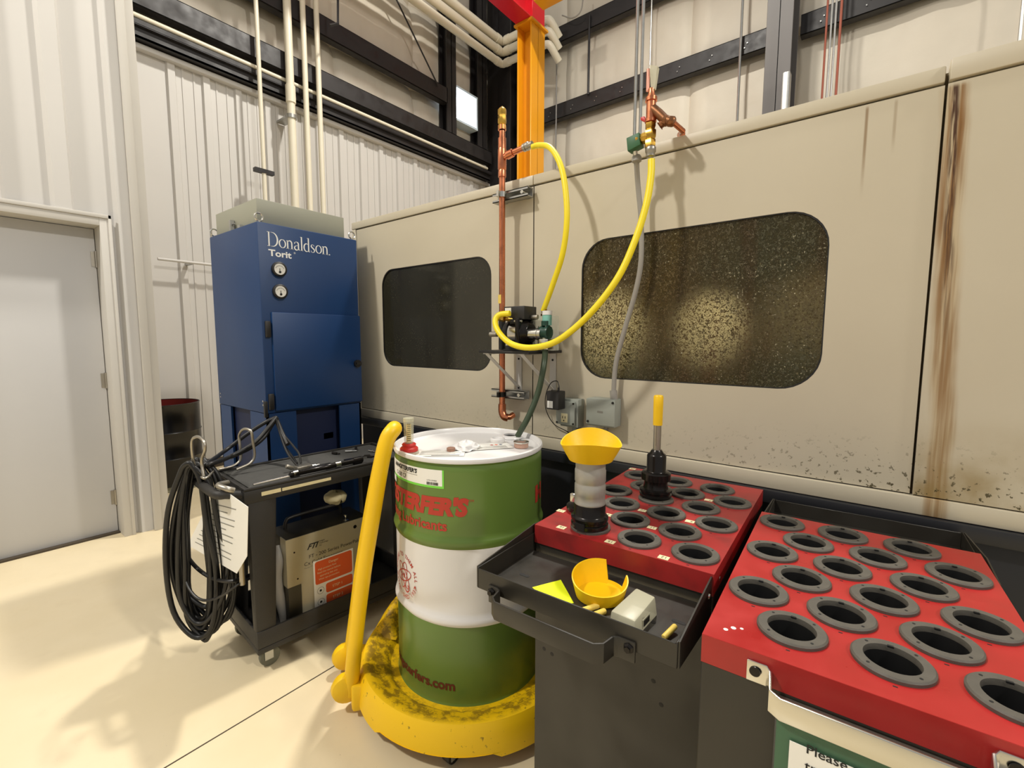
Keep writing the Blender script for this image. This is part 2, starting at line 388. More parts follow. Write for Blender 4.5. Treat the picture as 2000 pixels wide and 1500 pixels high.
# door 1
mb = MB(); mb.box(-4.28, -4.24, DY0 + .004, DY1 - .004, .012, DZ - .004)
door = struct(mb.build('door_1', M_door, bevel=.002))
mb = MB()
mb.box(-4.30, -4.085, DY1, DY1 + .05, 0, DZ + .05).box(-4.30, -4.085, DY0 - .05, DY0, 0, DZ + .05).box(-4.30, -4.085, DY0, DY1, DZ, DZ + .05)
mb.box(-4.30, -4.255, DY1 - .014, DY1, 0, DZ)
mb.box(-4.095, -4.078, DY1 + .045, DY1 + .062, 0, DZ + .075).box(-4.095, -4.078, DY0 - .06, DY1 + .062, DZ + .05, DZ + .075)
fr = mb.build('door_frame', M_trimw, door, bevel=.002)
for z in (.26, 1.10, 1.93):
    MB().cyl((-4.232, DY1 - .004, z - .055), (-4.232, DY1 - .004, z + .055), .008).box(-4.239, -4.236, DY1 - .03, DY1 + .0, z - .05, z + .05).build('hinge', M_brushed, door)
MB().box(-4.29, -4.20, DY0, DY1, 0, .012).build('threshold', M_joint, door)
# rear liner wall (X = -5.6)
LZ = 4.06
mb = MB(); rb = [1.71 + .305 * k for k in range(17)]
sheet(mb, rib_profile(-5.6, 1.03, 6.9, rb, w=.03, d=.03, t=.012), 0, LZ)
for c in rb:
    for q in (.10, .20):
        mb.box(-5.602, -5.592, c + q - .008, c + q + .008, 0, LZ)
struct(mb.build('wall_rear', M_liner))
MB().box(-5.6, -5.52, 1.03, 6.45, LZ, LZ + .045).build('trim_3', M_liner, bevel=.004)['kind'] = 'structure'
struct(MB().box(-5.62, -5.586, 1.03, 3.0, 0, .10).build('baseboard_rear', M_joint))
# insulation above the liner, sagging between girts
def pillow(fn, u0, u1, cuts, z0, z1, gir, nu, nv):
    def f(a, b):
        u = u0 + (u1 - u0) * a; z = z0 + (z1 - z0) * b
        d = min([abs(u - c) for c in cuts] + [1]); e = min([abs(z - c) for c in gir] + [1])
        s = (1 - math.exp(-(d / .05))) * .05 + (1 - math.exp(-(e / .12))) * .10
        s += .025 * noise.noise(Vector((u * 2.2, z * 1.6, 3))) + .008 * noise.noise(Vector((u * 9, z * 7, 1)))
        return fn(u, z, s)
    return f
WY0, WY1, WZ0, WZ1 = 5.46, 5.95, 4.84, 5.30
mb = MB()
for (a, b, c, d, nu, nv) in ((1.03, WY0, LZ, 9, 120, 110), (WY0, WY1, LZ, WZ0, 14, 26), (WY0, WY1, WZ1, 9, 14, 80), (WY1, 6.9, LZ, 9, 24, 110)):
    mb.grid(pillow(lambda u, z, s: (-5.74 + s, u, z), a, b, [2.2, 3.5, 4.8, 6.1], c, d, [4.06, 4.45, 5.1, 6.25, 7.4], nu, nv), nu, nv)
struct(mb.build('wall_rear_upper', M_insul, fix=False))
mb = MB(); mb.grid(pillow(lambda u, z, s: (u, 7.0 - s, z), -5.8, 6.5, [-4.3, -2.28, .89, 2.4, 4], 0, 9, [4.0, 5.08, 6.25, 7.4], 220, 120), 220, 120)
struct(mb.build('wall_right', M_insul, fix=False))

# high window
mb = MB(); mb.box(-5.64, -5.63, WY0, WY1, WZ0, WZ1); win = struct(mb.build('window_1', M_day))
mb = MB(); mb.box(-5.72, -5.40, WY1 - .03, WY1, WZ0, WZ1).box(-5.72, -5.40, WY0, WY1, WZ1, WZ1 + .03).box(-5.72, -5.40, WY0, WY1, WZ0 - .03, WZ0)
mb.build('window_frame', M_daylow, win)

# girts, posts, columns
def zbeam(name, a, b, z0, z1, axis, depth, label, mtl=M_steel, holes=False, group=None):
    """zed shaped girt: web, lower lip and upper flange. axis 'y': runs along y at x=a side"""
    mb = MB(); x = depth[0]; xo = depth[1]; t = .012
    def bx(p0, p1, q0, q1):
        if axis == 'y': mb.box(min(p0, p1), max(p0, p1), a, b, q0, q1)
        else: mb.box(a, b, min(p0, p1), max(p0, p1), q0, q1)
    bx(x, xo, z1 - t, z1); bx(xo, xo + (t if axis == 'y' else -t) * -1, z0, z1); bx(xo, xo + (xo - x) * -.5, z0, z0 + t); bx(x, x + (xo - x) * .1, z1 - .05, z1)
    o = mb.build(name, mtl, bevel=.003, seg=1)
    if holes:
        hb = MB(); k = int((b - a) / .42); old = o; o.data.materials.append(M_galv)
        for i in range(k):
            for dz, dx in ((.07, 0), (.12, .03)):
                c = a + .2 + i * .42 + dx
                if axis == 'x': hb.box(c - .006, c + .006, xo - .0135, xo - .0125, z0 + dz, z0 + dz + .012)
                else: hb.box(xo + .0125, xo + .0135, c - .006, c + .006, z0 + dz, z0 + dz + .012)
        for f_ in hb.bm.faces: f_.material_index = 1
        m0 = bpy.data.meshes.new('t'); hb.bm.to_mesh(m0); hb.bm.free(); bm_ = bmesh.new(); bm_.from_mesh(o.data); bm_.from_mesh(m0); bm_.to_mesh(o.data); bm_.free()
        tag(o, label, 'beam', group)
    else: tag(o, label, 'beam', group)
    return o
zbeam('wall_girt', 1.03, 6.3, 4.37, 4.58, 'y', (-5.62, -5.40), 'black steel wall girt just above the white ribbed liner, lowest on the left wall')
zbeam('wall_girt', 1.03, 5.27, 4.98, 5.21, 'y', (-5.62, -5.40), 'black steel wall girt on the left wall level with the bright little window')
zbeam('wall_girt', -5.1, -1.26, 4.96, 5.19, 'x', (6.92, 6.68), 'black bolted wall girt right of the yellow column, lower of the two behind the machine', holes=True)
zbeam('wall_girt', -5.1, -1.26, 6.12, 6.36, 'x', (6.92, 6.68), 'black wall girt crossing the top of the photo right of the yellow column')
zbeam('wall_girt', -.94, 6.4, 4.96, 5.19, 'x', (6.92, 6.68), 'black wall girt right of the tall grey steel column', holes=True)
zbeam('wall_girt', -.94, 6.4, 6.12, 6.36, 'x', (6.92, 6.68), 'black wall girt highest to the right of the grey column')
mb = MB(); mb.box(-5.60, -5.44, 1.03, 6.3, 4.115, 4.13).box(-5.455, -5.44, 1.03, 6.3, 4.115, 4.20).box(-5.60, -5.40, 1.03, 6.3, 4.20, 4.21).box(-5.41, -5.40, 1.03, 6.3, 4.205, 4.25)
tag(mb.build('eave_channel', M_steel), 'dark steel channel running along the top edge of the white ribbed liner', 'beam')
tag(MB().tube([(-5.42, 1.1, 4.285), (-5.42, 6.2, 4.285)], .022, 10).build('lit_strip', M_cream), 'long pale tube standing in for the lit strip just above the dark channel on the left wall', 'pipe')  # pale tube stands in for light catching the insulation edge above the channel
def hcol(name, cx, cy, bx, by, z0, z1, flange_axis, m, tf=.02, tw=.014):
    mb = MB()
    if flange_axis == 'x':
        mb.box(cx - bx / 2, cx - bx / 2 + tf, cy - by / 2, cy + by / 2, z0, z1).box(cx + bx / 2 - tf, cx + bx / 2, cy - by / 2, cy + by / 2, z0, z1).box(cx - bx / 2, cx + bx / 2, cy - tw / 2, cy + tw / 2, z0, z1)
    else:
        mb.box(cx - bx / 2, cx + bx / 2, cy - by / 2, cy - by / 2 + tf, z0, z1).box(cx - bx / 2, cx + bx / 2, cy + by / 2 - tf, cy + by / 2, z0, z1).box(cx - tw / 2, cx + tw / 2, cy - by / 2, cy + by / 2, z0, z1)
    return mb
tag(hcol('p', -5.49, 5.355, .18, .2, 4.58, 9, 'x', M_steel).build('wall_post', M_steel), 'black steel post left of the bright window', 'post')
tag(hcol('p', -5.49, 6.07, .18, .22, 4.58, 9, 'x', M_steel).build('wall_post', M_steel), 'black steel post right of the bright window', 'post')
tag(hcol('c', -5.32, 6.62, .5, .46, 0, 9, 'y', M_steel, tf=.03).build('corner_column', M_steel, bevel=.004, seg=1), 'big black building column in the room corner', 'column')
tag(hcol('c', -1.09, 6.47, .265, .42, 0, 9, 'y', M_steelg, tf=.022).build('wall_column', M_steelg, bevel=.003, seg=1), 'grey steel column standing behind the machine, right of centre', 'column')
cc = thing('crane_column', 'yellow steel crane column rising behind the machine', 'column', (-4.18, 5.75, 0))
hcol('c', -4.18, 5.75, .25, .335, 0, 5.80, 'x', M_crane, tf=.022).build('post', M_crane, cc, bevel=.004, seg=1)
MB().box(-4.34, -4.02, 5.55, 5.95, 5.80, 5.83).build('cap_plate', M_crane, cc)
rb_ = thing('crane_runway', 'red crane runway beam resting on the yellow column', 'beam', (-4.18, 4.5, 5.83))
mb = MB(); mb.box(-4.31, -4.05, 1.5, 5.98, 5.832, 5.86).box(-4.195, -4.17, 1.5, 5.98, 5.86, 6.26).box(-4.31, -4.05, 1.5, 5.98, 6.24, 6.27).box(-4.31, -4.05, 5.6, 5.90, 5.86, 6.24)
mb.build('beam_body', M_red, rb_, bevel=.004, seg=1)
tag(MB().box(-3.82, -3.46, 5.3, 5.53, 5.80, 6.0).build('crane_trolley', M_crane, bevel=.01), 'yellow trolley end hanging beside the red beam at the top', 'trolley')
# ------------------------------------------------------------------ pipes on the walls
def vpipe(y, r, z0, label, m, kind='conduit', elbow=False):
    t = thing(kind, label, 'pipe', (-5.33, y, z0))
    MB().tube([(-5.33, y, z0), (-5.33, y, 9)], r, 12).build('pipe', m, t)
    if elbow:
        MB().cyl((-5.33, y, 4.02), (-5.33, y, 4.2), r * 1.25).build('coupling', m, t)
        MB().box(-5.58, -5.36, y - .05, y + .05, 3.86, 3.88).cyl((-5.33, y, 3.85), (-5.33, y, 3.89), r * 1.3).build('clamp', M_galv, t)
    return t
v1 = vpipe((-5.33, 2.436, 3.9)[1], .022, 2.2, 'thin cream riser with a dark clamp, leftmost of the four behind the blue cabinet', M_cream, 'riser_pipe')
y1 = (-5.33, 2.436, 3.9)[1]
MB().box(-5.36, -5.30, y1 - .10, y1 + .10, 3.17, 3.21).build('clamp', M_steel, v1)
vpipe((-5.33, 2.768, 4.565)[1], .042, 2.2, 'thickest white riser with a coupling, second from the left behind the blue cabinet', M_cream, 'riser_pipe', True)
vpipe((-5.33, 2.947, 4.095)[1], .03, 2.2, 'white riser third from the left behind the blue cabinet', M_cream, 'riser_pipe')
vpipe((-5.33, 3.112, 4.157)[1], .03, 2.2, 'white riser rightmost of the four behind the blue cabinet', M_cream, 'riser_pipe')
def corner_pipe(z, r, off, label):
    x = -5.16 + off * .0; y = 6.29
    t = thing('corner_pipe', label, 'pipe', (x, y, z), group=None)
    zz = z
    MB().tube([(x, 1.2, zz), (x, y - .08, zz), (x, y - .025, zz), (x + .025, y, zz), (x + .08, y, zz), (-4.36, y, zz)], r, 14).build('pipe', M_cream, t)
    MB().cyl((x, y - .16, zz), (x, y - .08, zz), r * 1.12).cyl((x + .08, y, zz), (x + .16, y, zz), r * 1.12).build('elbow_collar', M_cream, t)
    MB().tube([(-4.36, y, zz), (-4.27, y, zz - .01), (-4.22, y + .03, zz - .05), (-4.18, y + .20, zz - .20)], r, 14, 3).build('outlet_elbow', M_cream, t)
    return t
corner_pipe((-5.235, 6.29, 6.254)[2], .062, 0, 'topmost of the three white pipes turning round the black corner column')
corner_pipe((-5.258, 6.29, 6.119)[2] - .03, .06, 1, 'middle of the three white pipes turning round the black corner column')
corner_pipe((-5.28, 6.29, 5.967)[2] - .06, .055, 2, 'lowest of the three white pipes turning round the black corner column')
hp = thing('wall_rail', 'short white horizontal pipe on the ribbed wall left of the blue cabinet', 'pipe', (-5.5, 1.9, 2.15))
MB().tube([(-5.45, (-5.45, 1.461, 2.137)[1], 2.15), (-5.45, 2.7, 2.15)], .014, 10).build('pipe', M_liner, hp)
MB().box(-5.57, -5.45, 1.72, 1.75, 2.13, 2.16).build('bracket', M_galv, hp)
tag(MB().tube([(-5.35, 4.213, 5.998), (-5.38, 5.057, 5.143)], .011, 8).build('brace_rod', M_steel), 'thin black diagonal brace rod left of the bright window', 'rod')
tag(MB().tube([(-5, 3.193, 5.342), (-5, 3.178, 4.927), (-5, 3.081, 4.858)], .016, 4).build('hanger_frame', M_steel), 'dark hanger frame at the top between the risers and the brace rod', 'hanger')
def rod(a, b, r, label, m, name='drop_rod', grp=None):
    o = MB().tube([a, b], r, 8).build(name, m); return tag(o, label, 'rod' if 'rod' in name else 'conduit', grp)
def vrod(p, y, z0, z1, r, label, m, name='thin_conduit'): return rod((p[0], y, z0), (p[0], y, z1), r, label, m, name)
vrod((-4.291, 6.6, 6.176), 6.6, 0, (-4.291, 6.6, 6.176)[2], .012, 'thin silver conduit nearest the yellow column', M_galv)
vrod((-3.744, 6.65, 5.775), 6.655, (-3.758, 6.65, 5.149)[2], (-3.754, 6.65, 6.29)[2], .018, 'short dark rod hanging between the two black girts', M_steel, 'drop_rod')
vrod((-1.651, 3.7, 3.485), 3.7, 2.136, 8, .0135, 'left of the two silver conduits dropping to the green solenoid', M_galv)
vrod((-1.604, 3.7, 3.47), 3.7, 2.136, 8, .0135, 'right of the two silver conduits dropping to the green solenoid', M_galv)
vrod((-2.765, 6.65, 5.695), 6.655, (-2.746, 6.65, 5.08)[2], 9, .012, 'thin dark rod above the copper valve fittings', M_galv, 'drop_rod')
vrod((-1.57, 6.6, 4.976), 6.6, 0, 9, .016, 'silver rod left of the tall grey column', M_galv, 'drop_rod')
mat('dull_copper', (150, 84, 66), .5, metal=.4)
vrod((-0.664, 6.5, 4.607), 6.5, 0, 9, .011, 'reddish thin pipe leftmost of the bundle right of the grey column', MATS['dull_copper'])
vrod((-0.62, 6.5, 4.591), 6.5, 0, 9, .011, 'inner left silver pipe of the bundle right of the grey column', M_galv)
vrod((-0.582, 6.5, 4.577), 6.5, 0, 9, .011, 'inner right silver pipe of the bundle right of the grey column', M_galv)
vrod((-0.534, 6.5, 4.56), 6.5, 0, 9, .013, 'copper pipe rightmost of the bundle right of the grey column', MATS['dull_copper'])
vrod((0.875, 6.6, 4.284), 6.6, 0, 9, .014, 'thin grey rod at the far right edge of the back wall', M_galv, 'drop_rod')
tag(MB().box(-1.01, -.93, 6.1, 6.2, 0, 4.33).build('conduit_stub', M_galv, bevel=.02), 'short silver conduit stub poking up at the foot of the grey column', 'conduit')
tag(MB().tube([(-4.136, 6.5, 6.366), (-3.952, 6.5, 6.256), (-3.802, 6.5, 6.304), (-3.763, 6.5, 6.573)], .01, 6, 4).build('hanging_cable', M_greyc), 'grey cable looping beside the red crane beam', 'cable')

# ================================================================== MACHINE
D = 1.78; MX0, MX1, MZ = -2.71, 1.9, 2.135
mc = thing('machining_center', 'large beige machine enclosure with two dark windows and a charcoal base', 'machine', (-.4, 2.8, 0))
def panel(name, x0, x1, z0, z1, hole=None, y=D, t=.03):
    mb = MB()
    if not hole: mb.box(x0, x1, y, y + t, z0, z1)
    else:
        hx0, hx1, hz0, hz1, r = hole
        inner = rrect(hx0, hx1, hz0, hz1, r, 8)
        cx, cz = (hx0 + hx1) / 2, (hz0 + hz1) / 2
        ang = [(math.atan2(q[1] - cz, q[0] - cx), q) for q in inner]
        def outer(a):
            c, s_ = math.cos(a), math.sin(a); k = []
            if c > 1e-9: k.append((x1 - cx) / c)
            if c < -1e-9: k.append((x0 - cx) / c)
            if s_ > 1e-9: k.append((z1 - cz) / s_)
            if s_ < -1e-9: k.append((z0 - cz) / s_)
            k = min(k); return (cx + c * k, cz + s_ * k)
        cor = [(x0, z0), (x1, z0), (x1, z1), (x0, z1)]
        I = [mb.bm.verts.new((q[0], y, q[1])) for a, q in ang]; B = [mb.bm.verts.new((q[0], y + t, q[1])) for a, q in ang]
        O = [outer(a) for a, q in ang]; OV = [mb.bm.verts.new((q[0], y, q[1])) for q in O]
        n = len(I)
        for i in range(n):
            j = (i + 1) % n; fc = [OV[i]]
            for c_ in cor:
                a0, a1 = O[i], O[j]
                def on(p, q): return abs(p[0] - q[0]) < 1e-6 or abs(p[1] - q[1]) < 1e-6
                if on(a0, c_) and on(a1, c_) and not (abs(a0[0] - a1[0]) < 1e-6 or abs(a0[1] - a1[1]) < 1e-6): fc.append(mb.bm.verts.new((c_[0], y, c_[1])))
            fc += [OV[j], I[j], I[i]]
            mb.bm.faces.new(fc); mb.bm.faces.new((I[i], I[j], B[j], B[i]))
    return mb.build(name, M_beige, mc)
S1, S2 = -1.273, .105
p1 = panel('side_panel', MX0 + .045, S1 - .0025, .942, 2.086, (-2.417, -1.53, 1.229, 1.811, .10))
p2 = panel('side_panel', S1 + .0025, S2 - .003, .942, 2.086, (-1.019, -.137, 1.229, 1.809, .12))
p3 = panel('side_panel', S2 + .003, MX1, .942, 2.086, None, D - .006)
M_gap = mat('dark_seam', (96, 80, 50), .7, var=0)
# top rail, bottom ledge, left corner post
MB().box(MX0, S1 - .001, D - .008, D + .05, 2.092, MZ).build('top_rail', M_beige, mc, bevel=.004)
MB().box(S1 + .001, S2 - .004, D - .008, D + .05, 2.092, MZ).build('top_rail', M_beige, mc, bevel=.004)
MB().box(S2 + .004, MX1, D - .014, D + .05, 2.092, MZ + .012).build('top_rail', M_beige, mc, bevel=.004)
MB().box(MX0, MX0 + .04, D - .006, D + .05, .888, 2.092).build('corner_post', M_beige, mc, bevel=.006)
MB().box(MX0 + .04, MX1, D - .014, D + .05, .886, .938).build('bottom_ledge', M_beige, mc, bevel=.003)
MB().box(MX0 + .02, MX1 - .02, D + .034, D + .038, .89, 1.22).box(MX0 + .02, MX1 - .02, D + .034, D + .038, 1.82, 2.13).box(S1 - .02, S1 + .02, D + .031, D + .034, .9, 2.12).box(S2 - .02, S2 + .02, D + .025, D + .034, .9, 2.12).build('seam_backing', M_gap, mc)
MB().box(MX0, MX0 + .02, D + .05, 3.9, .886, MZ - .002).box(MX1 - .02, MX1, D + .05, 3.9, .886, MZ - .002).box(MX0 + .02, MX1 - .02, 3.88, 3.9, .886, MZ - .002).box(MX0 + .002, MX1 - .002, D + .05, 3.9, MZ - .002, MZ + .0).build('enclosure_shell', M_beige, mc)
MB().box(MX0 + .03, MX1, D + .012, 3.86, 0, .884).box(MX0 + .03, MX1, D - .03, D + .012, .862, .884).box(MX0 + .03, MX1, D - .032, D - .026, .84, .884).build('base', M_base, mc, bevel=.002)
MB().tube([(-.72, D - .02, .87), (-.75, D - .05, .83), (-.755, D - .05, .77), (-.73, D - .03, .74), (-.70, D - .03, .77), (-.70, D - .02, .86)], .012, 10, 5).build('base_handle', M_black, mc)
# windows
def pane(hx0, hx1, r, m):
    pts = rrect(hx0 - .0, hx1 + .0, 1.229, 1.81, r, 8)
    g_ = MB().prism([(x, D + .008, z) for x, z in pts], (0, .006, 0)).build('window_pane', m, mc)
    k = MB(); n = len(pts); cx, cz = (hx0 + hx1) / 2, 1.52
    def sc(p, d): return (p[0] + math.copysign(min(abs(p[0] - cx), d), cx - p[0]), p[1] + math.copysign(min(abs(p[1] - cz), d), cz - p[1]))
    R = [[Vector((p[0], D + .002, p[1])), Vector((sc(p, .004)[0], D + .002, sc(p, .004)[1])), Vector((sc(p, .004)[0], D + .016, sc(p, .004)[1])), Vector((p[0], D + .016, p[1]))] for p in pts]
    k.rings(R, closed=True); k.build('gasket', M_rubber, g_)
    return g_
pane(-2.417, -1.53, .10, M_glass_clean); pane(-1.019, -.137, .12, M_glass_dirty)
# lit interior seen through the right window
M_inner = mat('interior_sheet_metal', (176, 170, 150), .6, var=.12, vscale=9)
M_innerd = mat('interior_dark_paint', (52, 46, 34), .7, var=.2, vscale=6)
MB().box(-1.45, .3, 2.42, 2.44, 1.0, 2.05).build('interior_wall', M_inner, mc)
MB().box(-2.6, -1.45, 2.42, 2.44, 1.0, 2.05).box(-1.46, -1.44, 1.83, 2.42, 1.0, 2.05).box(.29, .31, 1.83, 2.42, 1.0, 2.05).build('interior_divider', M_innerd, mc)
def spot(loc, tgt, power, ang, blend=.35):
    ld = bpy.data.lights.new('work_lamp', 'SPOT'); ld.energy = power; ld.spot_size = math.radians(ang); ld.spot_blend = blend; ld.color = (1, .95, .82); ld.shadow_soft_size = .03
    o = bpy.data.objects.new('work_lamp', ld); COL.objects.link(o); o.location = loc; o.rotation_euler = (Vector(tgt) - Vector(loc)).to_track_quat('-Z', 'Y').to_euler(); o.parent = mc; o.location = Vector(loc) - mc.location
spot((-1.22, 1.88, 1.62), (-1.21, 2.42, 1.46), 58, 56, 1.0)
spot((-.60, 1.88, 1.62), (-.66, 2.42, 1.46), 55, 44, 1.0)
spot((-.2, 1.88, 1.62), (-.25, 2.42, 1.50), 9, 50, 1.0)
# ================================================================== DUST COLLECTOR
BX = -2.5
dc = thing('dust_collector', 'tall blue dust collector cabinet standing at the machine end', 'cabinet', (-2.81, 1.385, 0))
MB().box(-3.12, BX, 1.095, 1.668, 1.0, 1.985).build('body', M_blue, dc, bevel=.006)
for y0, y1 in ((1.098, 1.256), (1.518, 1.665)):
    for x0, x1 in ((BX - .012, BX - .003), (-3.117, -3.108)):
        ys = (y0, y0 + .012) if y0 < 1.3 else (y1 - .012, y1)
        xs = (BX - .20, BX - .003) if x0 > -3 else (-3.117, -2.96)
        MB().box(x0, x1, y0, y1, 0, .998).box(xs[0], xs[1], ys[0], ys[1], 0, .998).build('leg', M_blue, dc)
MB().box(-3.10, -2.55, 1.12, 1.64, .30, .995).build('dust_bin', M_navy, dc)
MB().box(BX - .09, BX - .05, 1.44, 1.50, .80, .835).build('bin_latch', M_black, dc)
dd = MB().box(BX, BX + .018, 1.14, 1.664, 1.012, 1.532).build('door', M_blue, dc, bevel=.004)
MB().cyl((BX + .018, 1.632, 1.245), (BX + .034, 1.632, 1.245), .022).box(BX + .034, BX + .044, 1.615, 1.65, 1.238, 1.252).build('latch', M_black, dd)
for z in (1.40, 1.02): MB().box(BX + .0, BX + .016, 1.108, 1.134, z, z + .085).build('hinge', M_black, dc, bevel=.004)
for z in (1.756, 1.641):
    gg = MB().lathe([(.036, 0), (.038, .004), (.038, .018), (.031, .022), (.030, .016), (.0, .016)], (BX, 1.192, z), 28, (1, 0, 0)).build('pressure_gauge', M_black, dc)
    MB().lathe([(.029, 0), (.029, .002)], (BX + .016, 1.192, z), 24, (1, 0, 0)).build('dial', M_paper, gg)
    mb = MB(); mb.box(BX + .0185, BX + .0195, 1.190, 1.193, z - .018, z + .004).lathe([(.006, 0), (.006, .003)], (BX + .018, 1.192, z - .015), 12, (1, 0, 0))
    for k in range(9):
        a = math.radians(30 + 15 * k); mb.box(BX + .0185, BX + .0193, 1.192 + math.cos(a) * .023 - .001, 1.192 + math.cos(a) * .023 + .001, z - .006 + math.sin(a) * .023 - .002, z - .006 + math.sin(a) * .023 + .002)
    mb.build('needle', M_ink, gg)
for x, y in ((BX - .02, 1.115), (-3.10, 1.115), (BX - .02, 1.648)):
    mb = MB(); mb.tube([Vector((x, y + math.cos(a) * .02, 2.012 + math.sin(a) * .02)) for a in [2 * PI * k / 16 for k in range(16)]], .0045, 8, closed=True).cyl((x, y, 1.985), (x, y, 1.994), .007)
    mb.build('lifting_eye', M_chrome, dc)
MB().box(-3.10, -2.57, 1.128, 1.63, 1.986, 2.118).build('silencer_box', M_boxgrey, dc, bevel=.002)
MB().box(-2.86, -2.84, 1.104, 1.124, 1.986, 2.045).box(-2.87, -2.82, 1.11, 1.12, 2.02, 2.028).box(-2.76, -2.73, 1.108, 1.124, 1.986, 2.004).build('bracket', M_galv, dc)
for x in (BX - .03, -3.09):
    for z in (1.045, 1.065): MB().cyl((x, 1.0935, z), (x, 1.096, z), .005).build('rivet', M_chrome, dc)
# serif lettering drawn as strokes
def stroke(mb, pts, ws, M, z=0):
    P = [Vector((p[0], p[1], 0)) for p in pts]; n = len(P); L_, R_ = [], []
    for i in range(n):
        t = (P[min(i + 1, n - 1)] - P[max(i - 1, 0)]).normalized(); nn = Vector((-t.y, t.x, 0)); w_ = ws[i] if isinstance(ws, list) else ws
        L_.append(mb.bm.verts.new(M @ (P[i] + nn * w_ / 2))); R_.append(mb.bm.verts.new(M @ (P[i] - nn * w_ / 2)))
    for i in range(n - 1):
        try: mb.bm.faces.new((L_[i], L_[i + 1], R_[i + 1], R_[i]))
        except ValueError: pass
def arc(cx, cy, rx, ry, a0, a1, n=14): return [(cx + rx * math.cos(math.radians(a0 + (a1 - a0) * i / n)), cy + ry * math.sin(math.radians(a0 + (a1 - a0) * i / n))) for i in range(n + 1)]
def contrast(n, thin, thick, ph=0): return [thin + (thick - thin) * abs(math.sin(PI * i / n + ph)) for i in range(n + 1)]
def donaldson(mb, M0, s):
    k, t = .095, .03
    def put(x, fn):
        fn(M0 @ Matrix.Diagonal((s, s, 1, 1)) @ Matrix.Translation((x, 0, 0)))
    def fD(M):
        stroke(mb, [(.12, .02), (.12, .98)], k, M); stroke(mb, [(0, .015), (.26, .015)], t, M); stroke(mb, [(0, .985), (.26, .985)], t, M)
        stroke(mb, [(.2, .985), (.36, .985)] + arc(.36, .5, .36, .485, 90, -90) + [(.2, .015)], [t, t] + contrast(14, t, k * 1.15) + [t], M)
    def fo(M): stroke(mb, arc(.27, .31, .22, .29, 90, 450, 24), contrast(12, t, k) + contrast(12, t, k)[1:], M)
    def fn(M):
        stroke(mb, [(.1, 0), (.1, .6)], k, M); stroke(mb, [(.0, .015), (.2, .015)], t, M); stroke(mb, [(0, .57), (.1, .6)], t, M)
        stroke(mb, arc(.26, .40, .15, .2, 160, 0, 10) + [(.41, .0)], [t, t, t * 1.3, t * 1.8, t * 2.2, k * .8] + [k] * 6, M); stroke(mb, [(.31, .015), (.52, .015)], t, M)
    def fa(M):
        stroke(mb, [(.05, .45)] + arc(.2, .45, .15, .15, 150, 0, 8) + [(.35, .1), (.40, .02), (.46, .05)], [k * .7, k * .5, t, t, t, t * 1.4, k * .8, k, k, k, k, t * 1.5, t], M)
        stroke(mb, [(.35, .37)] + arc(.2, .16, .15, .15, 100, 330, 12), [t] + contrast(12, t, k), M)
    def fl(M):
        stroke(mb, [(.1, 0), (.1, 1.02)], k, M); stroke(mb, [(0, .015), (.2, .015)], t, M); stroke(mb, [(0, .99), (.1, 1.02)], t, M)
    def fd(M):
        stroke(mb, arc(.24, .3, .2, .29, 60, 300, 14), contrast(14, t, k), M); stroke(mb, [(.4, .02), (.4, 1.02)], k, M); stroke(mb, [(.3, .99), (.4, 1.02)], t, M); stroke(mb, [(.4, .015), (.5, .015)], t, M)
    def fs(M): stroke(mb, [(.31, .48), (.27, .56), (.17, .6), (.08, .54), (.07, .45), (.14, .37), (.25, .29), (.33, .2), (.31, .08), (.2, .01), (.09, .03), (.04, .14)], [t, t, t, k * .6, k, k, k, k, k * .7, t, t, t], M)
    def fdot(M): stroke(mb, [(0, .04), (.08, .04)], .08, M)
    x = 0
    for fch, adv in ((fD, .80), (fo, .55), (fn, .56), (fa, .50), (fl, .24), (fd, .54), (fs, .40), (fo, .55), (fn, .58), (fdot, .1)):
        put(x, fch); x += adv
    return x * s
mb = MB(); donaldson(mb, frame((BX + .0012, 1.142, 1.870), (0, 1, 0), (0, 0, 1)), .0725)
mb.build('logo_lettering', M_inkw, dc, fix=False)
text(dc, 'logo_lettering', 'Torit', .046, (BX + .0012, 1.146, 1.822), (0, 1, 0), (0, 0, 1), M_inkw, bold=.0013, sx=1.22)
text(dc, 'logo_lettering', '®', .014, (BX + .0012, 1.278, 1.848), (0, 1, 0), (0, 0, 1), M_inkw)
# ================================================================== FAR BARREL
ba = thing('steel_barrel', 'open black steel barrel with a dark red inside against the white ribbed wall', 'barrel', (-5.22, 1.36, .045))
h0 = .05
MB().lathe([(.0, h0 + .02), (.27, h0 + .02), (.28, h0), (.285, h0 + .24), (.292, h0 + .25), (.285, h0 + .26), (.285, h0 + .48), (.292, h0 + .49), (.285, h0 + .50), (.285, h0 + .735), (.29, h0 + .745), (.283, h0 + .75)], (-5.22, 1.36, 0), 40, cap=(True, False)).build('shell', mat('gloss_black_paint', (9, 8, 8), .25, var=.1), ba)
MB().lathe([(.0, h0 + .03), (.276, h0 + .03), (.278, h0 + .745)], (-5.22, 1.36, 0), 40, cap=(False, False)).build('lining', M_maroon, ba)
tag(MB().box(-5.54, -4.96, 1.06, 1.66, 0, .048).build('barrel_pallet', M_boxgrey, bevel=.004), 'low grey pallet under the black barrel', 'pallet')

